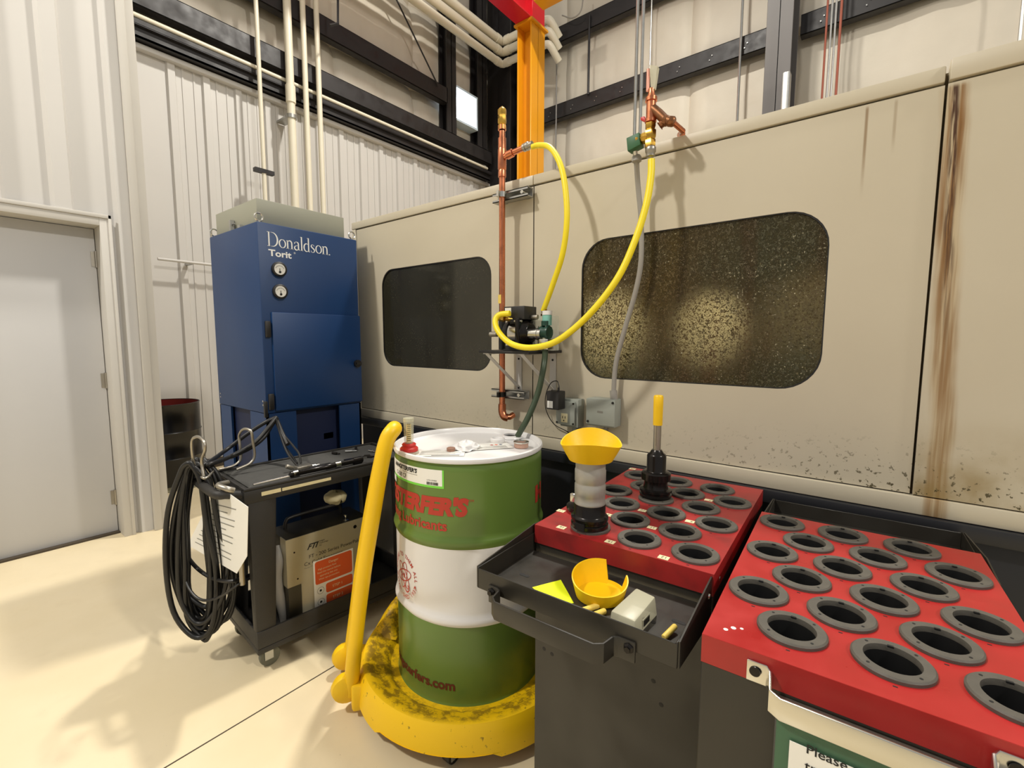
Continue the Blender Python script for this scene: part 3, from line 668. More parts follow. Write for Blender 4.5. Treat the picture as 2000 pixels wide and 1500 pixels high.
# ================================================================== DRUM
DCX, DCY, DB = -1.25, 1.316, .092
dr = thing('lubricant_drum', 'green and white lubricant drum standing in the yellow dolly', 'drum', (DCX, DCY, DB))
RD = .2865
def dent(o):
    for v in o.data.vertices:
        a = math.degrees(math.atan2(v.co.y, v.co.x)); z = v.co.z + DB
        for a0, z0, wa, wz, dp in ((-84, .435, 20, .05, .013), (-104, .415, 10, .03, .008), (-118, .80, 5, .07, .004), (-108, .76, 4, .05, .003), (-62, .47, 14, .04, .006)):
            q = dp * math.exp(-((a - a0) / wa) ** 2 - ((z - z0) / wz) ** 2); r = math.hypot(v.co.x, v.co.y); v.co.x *= (r - q) / r; v.co.y *= (r - q) / r
def dense(prof, st=.012):
    out = []
    for (r0, z0), (r1, z1) in zip(prof, prof[1:]):
        k = max(1, int(abs(z1 - z0) / st)); out += [(r0 + (r1 - r0) * i / k, z0 + (z1 - z0) * i / k) for i in range(k)]
    return out + [prof[-1]]
def hoop(z): return [(RD, z - .016), (RD + .006, z - .009), (RD + .009, z), (RD + .006, z + .009), (RD, z + .016)]
zt, zb_ = .676, .394
ub = MB().lathe(dense([(RD, zt), (RD + .006, zt + .012), (RD + .009, zt + .022), (RD + .006, zt + .032), (RD, zt + .040), (RD, .955), (RD - .004, .968), (RD + .003, .976)]), (DCX, DCY, 0), 144, cap=(False, False)).build('upper_band', M_green, dr)
wb = MB().lathe(dense([(RD, zb_), (RD + .006, zb_ + .008), (RD + .009, zb_ + .018), (RD + .006, zb_ + .028), (RD, zb_ + .038), (RD, zt)]), (DCX, DCY, 0), 144, cap=(False, False)).build('middle_band', M_white, dr)
gb_ = MB().lathe([(0, DB), (RD + .002, DB), (RD + .005, DB + .008), (RD + .001, DB + .016), (RD, DB + .02)] + [(RD, DB + .02 + (zb_ - DB - .02) * k / 20) for k in range(1, 21)], (DCX, DCY, 0), 144, cap=(False, False)).build('lower_band', M_green, dr)
MB().lathe([(RD + .003, .976), (RD + .0055, .983), (RD + .003, .991), (RD - .004, .993), (RD - .008, .988), (RD - .010, .974), (RD - .05, .972), (RD - .06, .975), (0, .976)], (DCX, DCY, 0), 72, cap=(False, False)).build('lid', M_white, dr)
for q_ in (ub, wb, gb_): dent(q_)
LIDZ = .9765
bxy = (-1.212, 1.535)
MB().lathe([(.052, 0), (.050, .004), (.036, .006), (.036, .010), (.030, .010), (.030, .001), (.0, .001)], (bxy[0], bxy[1], LIDZ), 28).build('bung_ring', M_white, dr)
MB().lathe([(.029, .0), (.029, .002)], (bxy[0], bxy[1], LIDZ + .0012), 24).build('bung_hole', M_hole, dr)
def wrap_build(name, me, ar, z0, m, parent=dr, right=True, rad=RD + .0012):
    xs = [v.co.x for v in me.vertices]; xr = max(xs) if right else 0
    for v in me.vertices:
        a = math.radians(ar) - (xr - v.co.x) / rad; z = z0 + v.co.y
        v.co = (DCX + rad * math.cos(a), DCY + rad * math.sin(a), z)
    return MB().add(me).build(name, m, parent, fix=False)
wrap_build('brand_lettering', text_mesh("HANGSTERFER'S", .080, bold=.0052, sx=.98, shear=.18, cut=.01), -46.8, .799, M_inkr)
wrap_build('brand_lettering', text_mesh('TM', .012, cut=.01), -43.5, .845, M_inkr)
wrap_build('brand_lettering', text_mesh('Metalworking Lubricants', .050, bold=.0014, sx=1.0, cut=.01), -62.0, .742, M_inkr)
wrap_build('brand_lettering', text_mesh('hangsterfers.com', .050, bold=.0016, sx=1.0, cut=.01), -57.5, .160, mat('dark_red_ink', (96, 34, 18), .6, var=0))
wrap_build('brand_lettering', text_mesh('H', .080, bold=.006, sx=1.3, cut=.01), 27, .79, M_inkr)
def flat_mesh(fn):
    mb = MB(); fn(mb); me = bpy.data.meshes.new('t'); mb.bm.to_mesh(me); mb.bm.free(); return me
def emblem(mb):
    for rot in (20, 75, 130):
        pts = [(math.cos(a) * .043, math.sin(a) * .017) for a in [2 * PI * i / 40 for i in range(41)]]; c, s_ = math.cos(math.radians(rot)), math.sin(math.radians(rot))
        stroke(mb, [(p[0] * c - p[1] * s_, p[0] * s_ + p[1] * c) for p in pts], .0028, Matrix())
    stroke(mb, arc(.018, -.034, .012, .012, 60, -200, 12), .004, Matrix())
    me = text_mesh('HL', .020, bold=.0006, align='CENTER'); mb.add(me, Matrix.Translation((0, -.007, 0)))
    def ringtext(s, r, a0, step, flip):
        for i, ch in enumerate(s):
            if ch == ' ': continue
            a = a0 + step * i; t = text_mesh(ch, .017, bold=.0002, align='CENTER')
            M = Matrix.Rotation(math.radians(a), 4, 'Z') @ Matrix.Translation((0, r if not flip else -r - .010, 0)); mb.add(t, M)
    ringtext('ADHERE TO THEM ALL', .058, 92, -10.6, False); ringtext('ESTABLISHED 1937', .060, -68, 9.2, True)
    for a in (106, 254):
        c_ = (math.cos(math.radians(a + 90)) * .062, math.sin(math.radians(a + 90)) * .062); stroke(mb, [(c_[0] - .003, c_[1]), (c_[0] + .003, c_[1])], .006, Matrix())
em_ = flat_mesh(emblem); em_.transform(Matrix.Diagonal((1.22, 1.22, 1, 1)))
wrap_build('emblem', em_, -104, .530, M_inkr, right=False)
def curved_label(name, a0, a1, z0, z1, m, rad):
    mb = MB(); n = 14
    mb.grid(lambda i, j: (DCX + rad * math.cos(math.radians(a0 + (a1 - a0) * i)), DCY + rad * math.sin(math.radians(a0 + (a1 - a0) * i)), z0 + (z1 - z0) * j), n, 1)
    return mb.build(name, m, dr, fix=False)
lb = curved_label('label_edge', -130, -63.8, .889, .953, M_lime, RD + .0009)
curved_label('product_label', -129, -65, .897, .953, M_paper, RD + .0013)
wrap_build('label_lettering', text_mesh("HANGSTERFER'S", .0205, bold=.0009, sx=1.05, shear=.2, cut=.01), -85, .932, M_ink, rad=RD + .0018)
wrap_build('label_lettering', text_mesh('S-500 CF', .0225, bold=.0001, sx=.92, cut=.01), -97, .903, M_ink, rad=RD + .0018)
wrap_build('label_lettering', text_mesh('Quality Metalworking Lubricants', .0065, cut=.01), -85, .9235, M_inkg, rad=RD + .0018)
def bars(mb):
    x = 0
    while x < .045:
        w_ = random.choice((.0006, .0011, .0017)); mb.add(flat_mesh(lambda q: stroke(q, [(x, .005), (x + w_, .005)], .010, Matrix()))); x += w_ + random.choice((.0007, .0012))
wrap_build('barcode', flat_mesh(bars), -68, .899, M_ink, rad=RD + .0018)
wrap_build('label_lettering', text_mesh('LOT# 1094868', .0062, cut=.01), -69, .913, M_ink, rad=RD + .0018)
curved_label('lot_sticker', -128, -116, .866, .890, M_paper, RD + .0015)
# ---- things on the lid
rm = thing('rod_meter', 'clear graduated flow tube with red collar on the drum lid', 'flow meter', (-1.322, 1.075, LIDZ))
o_ = (-1.322, 1.075, LIDZ)
MB().lathe([(.036, 0), (.036, .008), (.030, .012), (.026, .012)], o_, 24).build('base_flange', M_frost, rm)
MB().lathe([(.026, .0), (.026, .010), (.033, .012), (.033, .022), (.024, .030), (.026, .036), (.022, .040), (.0, .040)], o_, 24).build('collar', M_redp, rm)
MB().lathe([(.0165, .040), (.0185, .125), (.0, .125)], o_, 20, cap=(True, False)).build('tube', M_clear, rm)
MB().lathe([(.009, .042), (.009, .110)], o_, 12).build('float_rod', M_wood, rm)
MB().lathe([(.0195, .120), (.0195, .132), (.0, .132)], o_, 20).build('tube_cap', M_frost, rm)
mb = MB()
for k in range(9): mb.box(-.006, .006, -.0186, -.0180, .052 + k * .0075, .0535 + k * .0075, Matrix.Translation(o_) @ Matrix.Rotation(math.radians(52), 4, 'Z'))
mb.build('graduation', M_ink, rm)
def sheet_on_lid(name, label, cat, cx, cy, w_, h_, ang, z, m=M_paper):
    M = Matrix.Translation((cx, cy, z)) @ Matrix.Rotation(math.radians(ang), 4, 'Z')
    t = thing(name, label, cat, (cx, cy, z)); MB().box(-w_ / 2, w_ / 2, -h_ / 2, h_ / 2, 0, .0008, M).build('sheet', m, t); return t, M
t, M = sheet_on_lid('product_leaflet', 'white printed leaflet lying left on the drum lid', 'leaflet', -1.235, 1.150, .175, .085, 40, LIDZ + .0005)
mb = MB()
for k in range(7): mb.box(-.075, .075 - .02 * (k % 3), .03 - k * .010, .032 - k * .010, .0009, .0012, M)
mb.build('printed_lines', M_inkg, t); MB().box(-.03, .07, -.036, -.031, .0009, .0013, M).build('heading', M_ink, t)
t, M = sheet_on_lid('hazard_sheet', 'white hazard sheet with small coloured diamonds, right of centre on the drum lid', 'leaflet', -1.165, 1.345, .16, .10, 55, LIDZ + .0018)
for k, mm in enumerate((M_inkr, M_orange, M_blue)):
    MB().prism([(M @ Vector((.02 + .018 * k, y_ + .01, .0009))) if False else M @ Vector((.01 + .018 * k + dx_, dy_ + .012, .0009)) for dx_, dy_ in ((0, -.008), (.008, 0), (0, .008), (-.008, 0))], (0, 0, .0004)).build('diamond', mm, t)
mb = MB()
for k in range(5): mb.box(-.07, .06, -.012 - k * .008, -.010 - k * .008, .0009, .0012, M)
mb.build('printed_lines', M_inkg, t)
rg = thing('crumpled_rag', 'crumpled white rag in the middle of the drum lid', 'rag', (-1.21, 1.265, LIDZ))
def rag(u, v):
    a = 2 * PI * u; r = (.048 + .014 * noise.noise(Vector((math.cos(a) * 1.4, math.sin(a) * 1.4, 2)))) * math.sin(PI * min(.999, v) * .5 + .0001) if v < 1 else .05
    r = .052 * (1 - v) ** .6 * (1 + .35 * noise.noise(Vector((math.cos(a) * 1.6, math.sin(a) * 1.6, v * 3))))
    return Vector((-1.213 + r * math.cos(a) * 1.15, 1.262 + r * math.sin(a), LIDZ + .003 + .030 * v ** .8 + .006 * noise.noise(Vector((math.cos(a) * 2.5, math.sin(a) * 2.5, v * 4)))))
MB().grid(rag, 40, 12).build('cloth', M_white, rg)
tag(MB().lathe([(.028, 0), (.030, .004), (.030, .014), (.026, .018), (.022, .018), (.020, .010), (0, .010)], (-1.185, 1.415, LIDZ + .003), 28).build('bung_plug', M_white), 'small white plastic bung plug beside the rag on the drum lid', 'plug')
tag(MB().lathe([(.015, 0), (.016, .003), (.016, .012), (.012, .014), (0, .014)], (-1.228, 1.195, LIDZ + .0015), 20).build('brown_plug', mat('brown_plastic', (150, 112, 92), .5)), 'small brown cap in front of the crumpled rag', 'cap')
bc = thing('metal_plug', 'round metal bung plug lying at the right edge of the drum lid', 'plug', (-1.063, 1.412, LIDZ))
MB().lathe([(.026, 0), (.028, .003), (.027, .015), (.029, .017), (.029, .021), (.024, .022), (.023, .016), (0, .015)], (-1.063, 1.412, LIDZ), 28).build('body', mat('pinkish_gasket', (178, 142, 124), .5), bc)
MB().lathe([(.030, 0), (.030, .005), (.024, .006), (.023, .0)], (-1.063, 1.412, LIDZ + .0185), 28, closed=True).build('rim', M_chrome, bc)
# ================================================================== DOLLY
dl = thing('drum_dolly', 'yellow spill containment dolly under the green drum', 'dolly', (DCX, DCY, 0))
def skirt(u, v):
    return None
mb = MB(); seg = 96; prof = [(0, .090), (.30, .090), (.308, .094), (.332, .122), (.350, .132), (.372, .136), (.388, .148), (.410, .156), (.424, .154), (.431, .142), (.440, .122), (.447, .06)]
R = []
for i in range(seg):
    a = 2 * PI * i / seg; deg = math.degrees(a); ring = []
    for k, (r, z) in enumerate(prof):
        if 3 <= k <= 5: r += .006 * noise.noise(Vector((math.cos(a) * 8, math.sin(a) * 8, k)))
        ring.append(Vector((DCX + r * math.cos(a), DCY + r * math.sin(a), z)))
    zb = .062 if (i % 24) < 15 else .045
    ring.append(Vector((DCX + .449 * math.cos(a), DCY + .449 * math.sin(a), zb))); ring.append(Vector((DCX + .436 * math.cos(a), DCY + .436 * math.sin(a), zb)))
    ring.append(Vector((DCX + .42 * math.cos(a), DCY + .42 * math.sin(a), .12))); ring.append(Vector((DCX + .05 * math.cos(a), DCY + .05 * math.sin(a), .07)))
    R.append(ring)
mb.rings(R, closed=True); mb.build('basin', M_ylwd, dl)
mu = Vector((-.854, .52, 0)).normalized(); A = Vector((-1.468, .905, .115)); B = Vector((-1.655, 1.022, .115)); off = Vector((.79, .61, 0))
ga = [(-1.473, 0.9, 0.075), (-1.45, 0.912, 0.286), (-1.413, 0.93, 0.549), (-1.369, 0.948, 0.783), (-1.338, 0.965, 0.961)]
gb = [(-1.661, 1.015, 0.05), (-1.628, 1.03, 0.259), (-1.592, 1.045, 0.486), (-1.532, 1.06, 0.752), (-1.479, 1.075, 0.954)]
top = [(-1.329, 0.985, 1.044), (-1.327, 1.01, 1.074), (-1.367, 1.045, 1.067), (-1.425, 1.07, 1.033)]
path = ga + top + list(reversed(gb))
A = Vector(ga[0]); B = Vector(gb[0])
MB().tube(path, .0275, 16, 6).build('push_handle', M_ylw, dl)
for Q in (A, B):
    tdir = (Vector((DCX, DCY, 0)) - Vector((Q.x, Q.y, 0))).normalized()
    MB().lathe([(0, -.032), (.030, -.030), (.050, -.018), (.056, 0), (.050, .018), (.030, .030), (0, .032)], Q + Vector((0, 0, .02)) - off * .016, 20, mu).build('handle_socket', M_ylw, dl)
    M = frame(Q, tdir, (0, 0, 1)); MB().hexa([M @ Vector(p) for p in ((.0, -.05, -.045), (.12, -.04, -.07), (.12, -.04, .07), (.0, -.05, .045))], [M @ Vector(p) for p in ((.0, .05, -.04), (.12, .035, -.065), (.12, .035, .065), (.0, .05, .04))]).build('socket_arm', M_ylw, dl, bevel=.01)
# moulded hump on the far left of the rim
def hump(u, v):
    a = math.radians(150 + 62 * u); e = math.sin(PI * u) ** .6; r = .435 - .115 * v; z = .13 + .125 * e * math.sin(PI * min(1, v * 1.02)) ** .7
    return Vector((DCX + r * math.cos(a), DCY + r * math.sin(a), z))
MB().grid(hump, 24, 10).build('rim_hump', M_ylwd, dl, fix=False)
for k in range(4):
    a = math.radians(-56 + 90 * k); cx, cy = DCX + .395 * math.cos(a), DCY + .395 * math.sin(a)
    wt = MB().cyl((cx, cy, .055), (cx, cy, .07), .03).box(cx - .022, cx - .018, cy - .02, cy + .02, .02, .06).box(cx + .018, cx + .022, cy - .02, cy + .02, .02, .06).build('caster', M_galv, dl)
    MB().cyl((cx - .016, cy, .029), (cx + .016, cy, .029), .029).build('wheel', M_rubber, wt)
# ================================================================== COPPER RISER
PXX, PYY = -1.395, 1.70
cp = thing('copper_riser', 'vertical copper air pipe clamped to the beige machine, left of the pump', 'pipe', (PXX, PYY, 1.02))
MB().tube([(PXX, PYY, 2.33), (PXX, PYY, 1.09), (PXX, PYY, 1.06), (PXX + .006, PYY, 1.035), (PXX + .016, PYY + .004, 1.022), (PXX + .03, PYY + .02, 1.022), (PXX + .032, PYY + .045, 1.03)], .0142, 16).build('pipe', M_copper, cp)
mb = MB()
for z0, z1 in ((2.335, 2.355), (2.255, 2.30)): MB().cyl((PXX, PYY, z0), (PXX, PYY, z1), .0182).build('coupling', M_copper, cp)
mb.lathe([(.0182, -.085), (.0182, -.06), (.017, -.055), (.0195, -.05), (.0195, .035), (.0182, .04)], (PXX, PYY, 2.215), 20).build('tee_fitting', M_copper, cp)
mb = MB(); mb.tube([(PXX, PYY, 1.085), (PXX, PYY, 1.05), (PXX + .012, PYY, 1.026), (PXX + .028, PYY + .01, 1.02)], .0185, 16, 3).build('elbow', M_copper, cp)
MB().tube([(PXX, PYY, 2.212), (PXX + .05, PYY + .003, 2.224), (PXX + .12, PYY + .005, 2.232)], .0125, 12).lathe([(.018, 0), (.018, .03), (.0155, .032)], (PXX + .03, PYY, 2.219), 16, (1, .04, .16)).build('branch', M_copper, cp)
MB().lathe([(.014, 0), (.017, .003), (.017, .014), (.013, .016), (.018, .018), (.018, .03), (.014, .034), (.014, .05)], (PXX + .115, PYY + .005, 2.231), 12, (1, .03, .12)).build('hose_connector', M_brushed, cp)
MB().lathe([(.015, 0), (.019, .002), (.019, .02), (.0155, .024), (.0195, .03), (.0195, .058), (.018, .064), (.0195, .068), (.0195, .088), (.012, .096), (.005, .1), (.0, .104)], (PXX, PYY, 2.335), 8).build('quick_coupler', M_brass, cp)
for z, dxs in ((2.052, (-.075, .13)), (1.132, (-.085, .115))):
    mb = MB(); x0, x1 = PXX + dxs[0], PXX + dxs[1]; yb = PYY + .02
    mb.box(x0, x1, yb, yb + .041, z + .017, z + .0205).box(x0, x1, yb, yb + .041, z - .0205, z - .017).box(x0, x1, yb + .038, yb + .0415, z - .0205, z + .0205).box(x0, x1, yb, yb + .003, z + .010, z + .0205).box(x0, x1, yb, yb + .003, z - .0205, z - .010)
    st = mb.build('strut_channel', M_galv, cp)
    MB().box(x0 + .02, x0 + .045, yb + .041, D + .002 - .004, z - .018, z + .018).box(x1 - .045, x1 - .02, yb + .041, D - .002, z - .018, z + .018).build('spacer', M_galv, cp)
    MB().lathe([(.0145, -.012), (.020, -.012), (.020, .012), (.0145, .012)], (PXX, PYY, z), 18, closed=True).box(PXX - .006, PXX + .006, PYY - .034, PYY - .016, z - .012, z + .012).build('pipe_clamp', M_chrome if z > 2 else M_tool, cp)
    MB().cyl((x1 - .03, yb - .004, z), (x1 - .03, yb + .036, z), .008).build('bolt', M_chrome, cp)
MB().box(PXX - .012, PXX + .006, PYY - .0152, PYY - .0147, 1.56, 1.60).build('pipe_sticker', M_wood, cp)
MB().cyl((PXX, PYY, 1.345), (PXX, PYY, 1.50), .0165).build('rubber_sleeve', M_rubber, cp)
# ================================================================== PUMP SHELF
SH = thing('pump_shelf', 'small black shelf on white brackets carrying the pump', 'shelf', (-1.25, 1.70, 1.0))
SZ = 1.345
MB().box(-1.385, -1.112, 1.525, D - .003, SZ - .012, SZ).build('board', M_black, SH, bevel=.002)
for x in (-1.352, -1.158):
    mb = MB(); mb.box(x - .016, x + .016, D - .006, D - .002, 1.14, SZ - .0125).box(x - .016, x + .016, 1.535, D - .006, SZ - .0165, SZ - .0125)
    mb.strap([(x, 1.545, SZ - .018), (x, D - .008, 1.165)], .003, .022, axis=(0, .0, 1)); br = mb.build('bracket', M_trimw, SH)
    for z in (1.16, 1.30): MB().cyl((x, D - .008, z), (x, D - .0055, z), .005).build('screw', M_ink, br)
# pump
pp = thing('booster_pump', 'black electric booster pump with silver band on the shelf', 'pump', (-1.22, 1.63, SZ))
cy_, cz_ = 1.622, 1.420
def xl(prof, x, y=cy_, z=cz_, seg=32, ax=(1, 0, 0)): return MB().lathe(prof, (x, y, z), seg, ax)
MB().box(-1.275, -1.165, 1.575, 1.67, SZ, SZ + .022).box(-1.285, -1.155, 1.57, 1.675, SZ, SZ + .006).build('foot', M_black, pp, bevel=.003)
xl([(0, 0), (.040, 0), (.052, .010), (.054, .030), (.050, .034)], -1.300).build('rear_cap', M_black, pp)
xl([(.048, 0), (.048, .060)], -1.268).build('silver_band', M_chrome, pp)
mb = xl([(0, 0), (.050, 0), (.058, .006), (.058, .022), (.048, .030), (.040, .045), (0, .045)], -1.212)
mb.box(-1.212, -1.19, cy_ - .062, cy_ + .062, cz_ - .062, cz_ + .062); mb.build('end_bell', M_tool, pp, bevel=.004)
for dy in (-.05, .05):
    for dz in (-.05, .05): MB().cyl((-1.19, cy_ + dy, cz_ + dz), (-1.184, cy_ + dy, cz_ + dz), .005).cyl((-1.222, cy_ + dy, cz_ + dz), (-1.212, cy_ + dy, cz_ + dz), .005).build('bolt', M_chrome, pp)
MB().box(-1.285, -1.175, 1.578, 1.668, 1.478, 1.534).build('terminal_box', M_black, pp, bevel=.003)
MB().box(-1.278, -1.245, 1.5765, 1.578, 1.500, 1.528).build('rating_plate', M_paper, pp)
MB().cyl((-1.245, 1.60, 1.466), (-1.245, 1.60, 1.48), .03).box(-1.262, -1.19, 1.59, 1.65, 1.46, 1.48).build('neck', M_black, pp)
MB().lathe([(.012, 0), (.015, .002), (.015, .012), (.010, .014), (.012, .018), (.012, .03), (.009, .034)], (-1.262, 1.555, 1.482), 6, (-.9, -.25, .06)).cyl((-1.262, 1.555, 1.482), (-1.245, 1.585, 1.478), .010).build('inlet_fitting', M_brass, pp)
MB().cyl((-1.36, cy_, cz_ - .004), (-1.300, cy_, cz_ - .004), .008).cyl((-1.40, cy_, cz_ - .004), (-1.36, cy_, cz_ - .004), .012).build('drain_stub', M_brushed, pp)
MB().cyl((-1.170, cy_ - .01, cz_ - .004), (-1.105, cy_ - .01, cz_ - .004), .024).cyl((-1.128, cy_ - .01, cz_ - .004), (-1.122, cy_ - .01, cz_ - .004), .0265).build('outlet_tube', M_chrome, pp)
MB().lathe([(.008, 0), (.010, .01), (.010, .03)], (-1.170, 1.625, 1.488), 10, (1, .1, 0)).build('side_screw', M_brushed, pp)
# mixing block
mx_ = thing('mixing_valve', 'clear plastic mixing valve block with green knob beside the pump', 'valve', (-1.08, 1.66, SZ))
MB().box(-1.186, -1.090, 1.652, 1.72, SZ + .0, 1.495).build('clear_housing', M_clear, mx_, bevel=.004)
MB().cyl((-1.094, 1.63, 1.495), (-1.094, 1.63, 1.512), .021).build('white_cap', M_white, mx_)
MB().cyl((-1.094, 1.63, 1.452), (-1.094, 1.63, 1.494), .020).build('teal_band', M_teal, mx_)
MB().lathe([(.028, -.02), (.030, -.012), (.026, 0), (.030, .012), (.028, .02)], (-1.096, 1.622, cz_ + .002), 10, (1, 0, 0)).cyl((-1.096, 1.622, cz_ + .03), (-1.096, 1.622, cz_ + .05), .018).build('knob', M_dgreen, mx_)
MB().cyl((-1.096, 1.622, 1.352), (-1.096, 1.622, 1.400), .017).build('lower_port', M_frost, mx_)
MB().box(-1.115, -1.07, 1.60, 1.645, 1.352, 1.395).box(-1.139, -1.134, 1.62, 1.645, SZ, 1.45).build('bracket_block', M_chrome, mx_, bevel=.002)
MB().lathe([(.010, 0), (.014, .002), (.014, .012), (.010, .014), (.012, .018), (.012, .034)], (-1.137, 1.668, 1.490), 8, (.15, -.05, 1)).build('hose_barb', M_brass, mx_)
# hoses
tag(MB().tube([(-1.229, 1.705, 2.224), (-1.193, 1.7, 2.22), (-1.122, 1.68, 2.188), (-1.06, 1.66, 2.107), (-1.02, 1.64, 2), (-1.004, 1.63, 1.867), (-1.025, 1.635, 1.74), (-1.08, 1.65, 1.623), (-1.138, 1.665, 1.516)], .0118, 14, 7).build('yellow_hose', M_hose), 'yellow hose looping from the copper riser down to the clear mixing valve', 'hose')
tag(MB().tube([(-0.67, 1.65, 2.028), (-0.666, 1.64, 1.967), (-0.672, 1.62, 1.867), (-0.697, 1.59, 1.742), (-0.743, 1.55, 1.608), (-0.837, 1.52, 1.483), (-0.956, 1.5, 1.39), (-1.072, 1.495, 1.361), (-1.179, 1.5, 1.374), (-1.255, 1.51, 1.421), (-1.29, 1.525, 1.469), (-1.28, 1.54, 1.497), (-1.231, 1.552, 1.503)], .0122, 14, 7).build('yellow_hose', M_hose), 'long yellow hose hanging from the brass solenoid valve to the black pump', 'hose')
tag(MB().tube([(-1.096, 1.622, 1.36), (-1.0965, 1.618, 1.31), (-1.094, 1.6, 1.255), (-1.112, 1.59, 1.164), (-1.135, 1.56, 1.073), (-1.165, 1.54, 1.005), (-1.212, 1.538, .93)], .0125, 12, 6).build('suction_hose', M_grnhose), 'dark green suction hose dropping from the shelf into the drum bung', 'hose')
# ================================================================== SOLENOID VALVE TREE
VX, VY = -.677, 1.65
sv = thing('solenoid_valve_tree', 'brass solenoid valve and copper fittings with green coil above the machine edge', 'valve', (VX, VY, 2.05))
V = lambda dx, dz, dy=0: (VX + dx, VY + dy, dz)
MB().lathe([(.013, 0), (.016, .002), (.016, .014), (.019, .018), (.019, .030), (.015, .036)], V(.003, 2.038), 10).build('hose_nut', M_brushed, sv)
mb = MB().lathe([(.015, 0), (.020, .004), (.020, .024), (.017, .028), (.021, .034), (.021, .056), (.016, .062), (.019, .07), (.019, .082), (.013, .088)], V(0, 2.07), 6)
mb.lathe([(.012, 0), (.020, .006), (.020, .02), (.014, .03), (.018, .036), (.018, .044)], V(-.004, 2.108), 8, (-1, -.1, -.05)).build('valve_body', M_brass, sv)
MB().hexa([V(-.028, 2.082, -.02), V(-.076, 2.070, -.02), V(-.076, 2.070, .02), V(-.028, 2.082, .02)], [V(-.034, 2.126, -.02), V(-.082, 2.118, -.02), V(-.082, 2.118, .02), V(-.034, 2.126, .02)]).build('coil', M_green2, sv, bevel=.003)
MB().cyl(V(0, 2.155), V(0, 2.235), .0165).cyl(V(0, 2.156), V(0, 2.166), .020).cyl(V(0, 2.226), V(0, 2.238), .0205).lathe([(.0165, 0), (.013, .012), (.0105, .022), (.0105, .032)], V(0, 2.236), 16).build('copper_stack', M_copper, sv)
MB().cyl(V(-.012, 2.262, -.004), V(-.012, 2.335, -.004), .006).build('pink_tube', mat('pink_copper', (224, 160, 140), .4, metal=.4), sv)
MB().hexa([V(.0, 2.262, -.006), V(.014, 2.262, -.006), V(.014, 2.262, .006), V(.0, 2.262, .006)], [V(-.006, 2.345, -.010), V(.022, 2.332, -.010), V(.022, 2.332, .010), V(-.006, 2.345, .010)]).build('white_tab', M_frost, sv)
MB().tube([V(.006, 2.20), V(.028, 2.178), V(.05, 2.152), V(.07, 2.14)], .016, 12).build('side_branch', M_tool if False else mat('aged_copper', (140, 96, 66), .4, metal=.9, var=.2, vscale=50), sv)
MB().lathe([(.014, 0), (.019, .003), (.019, .014), (.014, .018), (.018, .022), (.018, .036), (.013, .042)], V(.045, 2.150), 8, (1, .1, -.35)).lathe([(.010, 0), (.014, .004), (.012, .018), (.016, .022)], V(.052, 2.146), 8, (-.9, 0, -.55)).build('union', MATS['aged_copper'], sv)
MB().tube([V(.075, 2.140, .005), V(.098, 2.118, .05), (-0.638, 1.83, 2.164), (-0.619, 1.84, 2.164)], .009, 12).build('drop_pipe', M_copper, sv)
MB().hexa([V(-.035, 2.172, -.005), V(-.012, 2.155, -.005), V(-.012, 2.155, .006), V(-.035, 2.172, .006)], [V(-.037, 2.182, -.005), V(-.022, 2.182, -.005), V(-.022, 2.182, .006), V(-.037, 2.182, .006)]).build('lever', M_redp, sv, bevel=.002)
# grey conduit and junction boxes
jb = thing('junction_box', 'square grey junction box where the grey conduit ends, right of the power outlet', 'electrical box', (-.87, 1.75, 1.03))
MB().box(-.945, -.820, 1.715, D - .001, 1.034, 1.150).build('box_body', M_boxg, jb, bevel=.005)
MB().box(-.948, -.817, 1.7115, 1.716, 1.040, 1.148).build('cover', M_boxg, jb, bevel=.004)
for x, z in ((-.938, 1.052), (-.826, 1.138)): MB().cyl((x, 1.708, z), (x, 1.713, z), .005).build('screw', M_tool, jb)
MB().box(-.895, -.870, 1.7105, 1.712, 1.092, 1.10).build('maker_mark', M_inkg, jb)
cdp = thing('grey_conduit', 'grey flexible conduit from the green coil down to the square junction box', 'conduit', (-.74, 1.72, 1.15))
MB().tube([(-0.736, 1.672, 2.049), (-0.744, 1.71, 1.974), (-0.734, 1.725, 1.845), (-0.732, 1.73, 1.693), (-0.753, 1.735, 1.578), (-0.794, 1.74, 1.441), (-0.833, 1.745, 1.296), (-.842, 1.748, 1.165)], .0098, 12, 6).build('hose_run', M_greyc, cdp)
MB().cyl((-.838, 1.747, 1.148), (-.842, 1.747, 1.185), .0155).build('connector', M_greyc, cdp)
MB().lathe([(.012, 0), (.018, .004), (.018, .018), (.013, .026)], (-0.735, 1.672, 2.039), 10).build('connector', M_greyc, cdp)
MB().cyl((-0.736, 1.672, 2.049), (-0.737, 1.66, 2.077), .009).build('metal_neck', M_chrome, cdp)
ob = thing('power_outlet', 'grey steel outlet box with the black adapter plugged in', 'electrical box', (-1.06, 1.75, 1.0))
MB().box(-1.085, -.995, 1.728, D - .001, 1.012, 1.135).build('back_box', M_boxg, ob, bevel=.003)
MB().box(-1.100, -1.006, 1.715, 1.729, 1.022, 1.125).build('cover_plate', M_boxg, ob, bevel=.003)
MB().box(-1.072, -1.040, 1.7125, 1.716, 1.032, 1.072).build('receptacle', M_cream2, ob, bevel=.002)
MB().box(-1.065, -1.062, 1.7118, 1.713, 1.050, 1.060).box(-1.052, -1.049, 1.7118, 1.713, 1.050, 1.060).cyl((-1.0575, 1.7118, 1.041), (-1.0575, 1.713, 1.041), .003).build('socket_slots', M_ink, ob)
for x, z in ((-1.094, 1.03), (-1.011, 1.03), (-1.011, 1.118)): MB().cyl((x, 1.711, z), (x, 1.716, z), .004).build('screw', M_tool, ob)
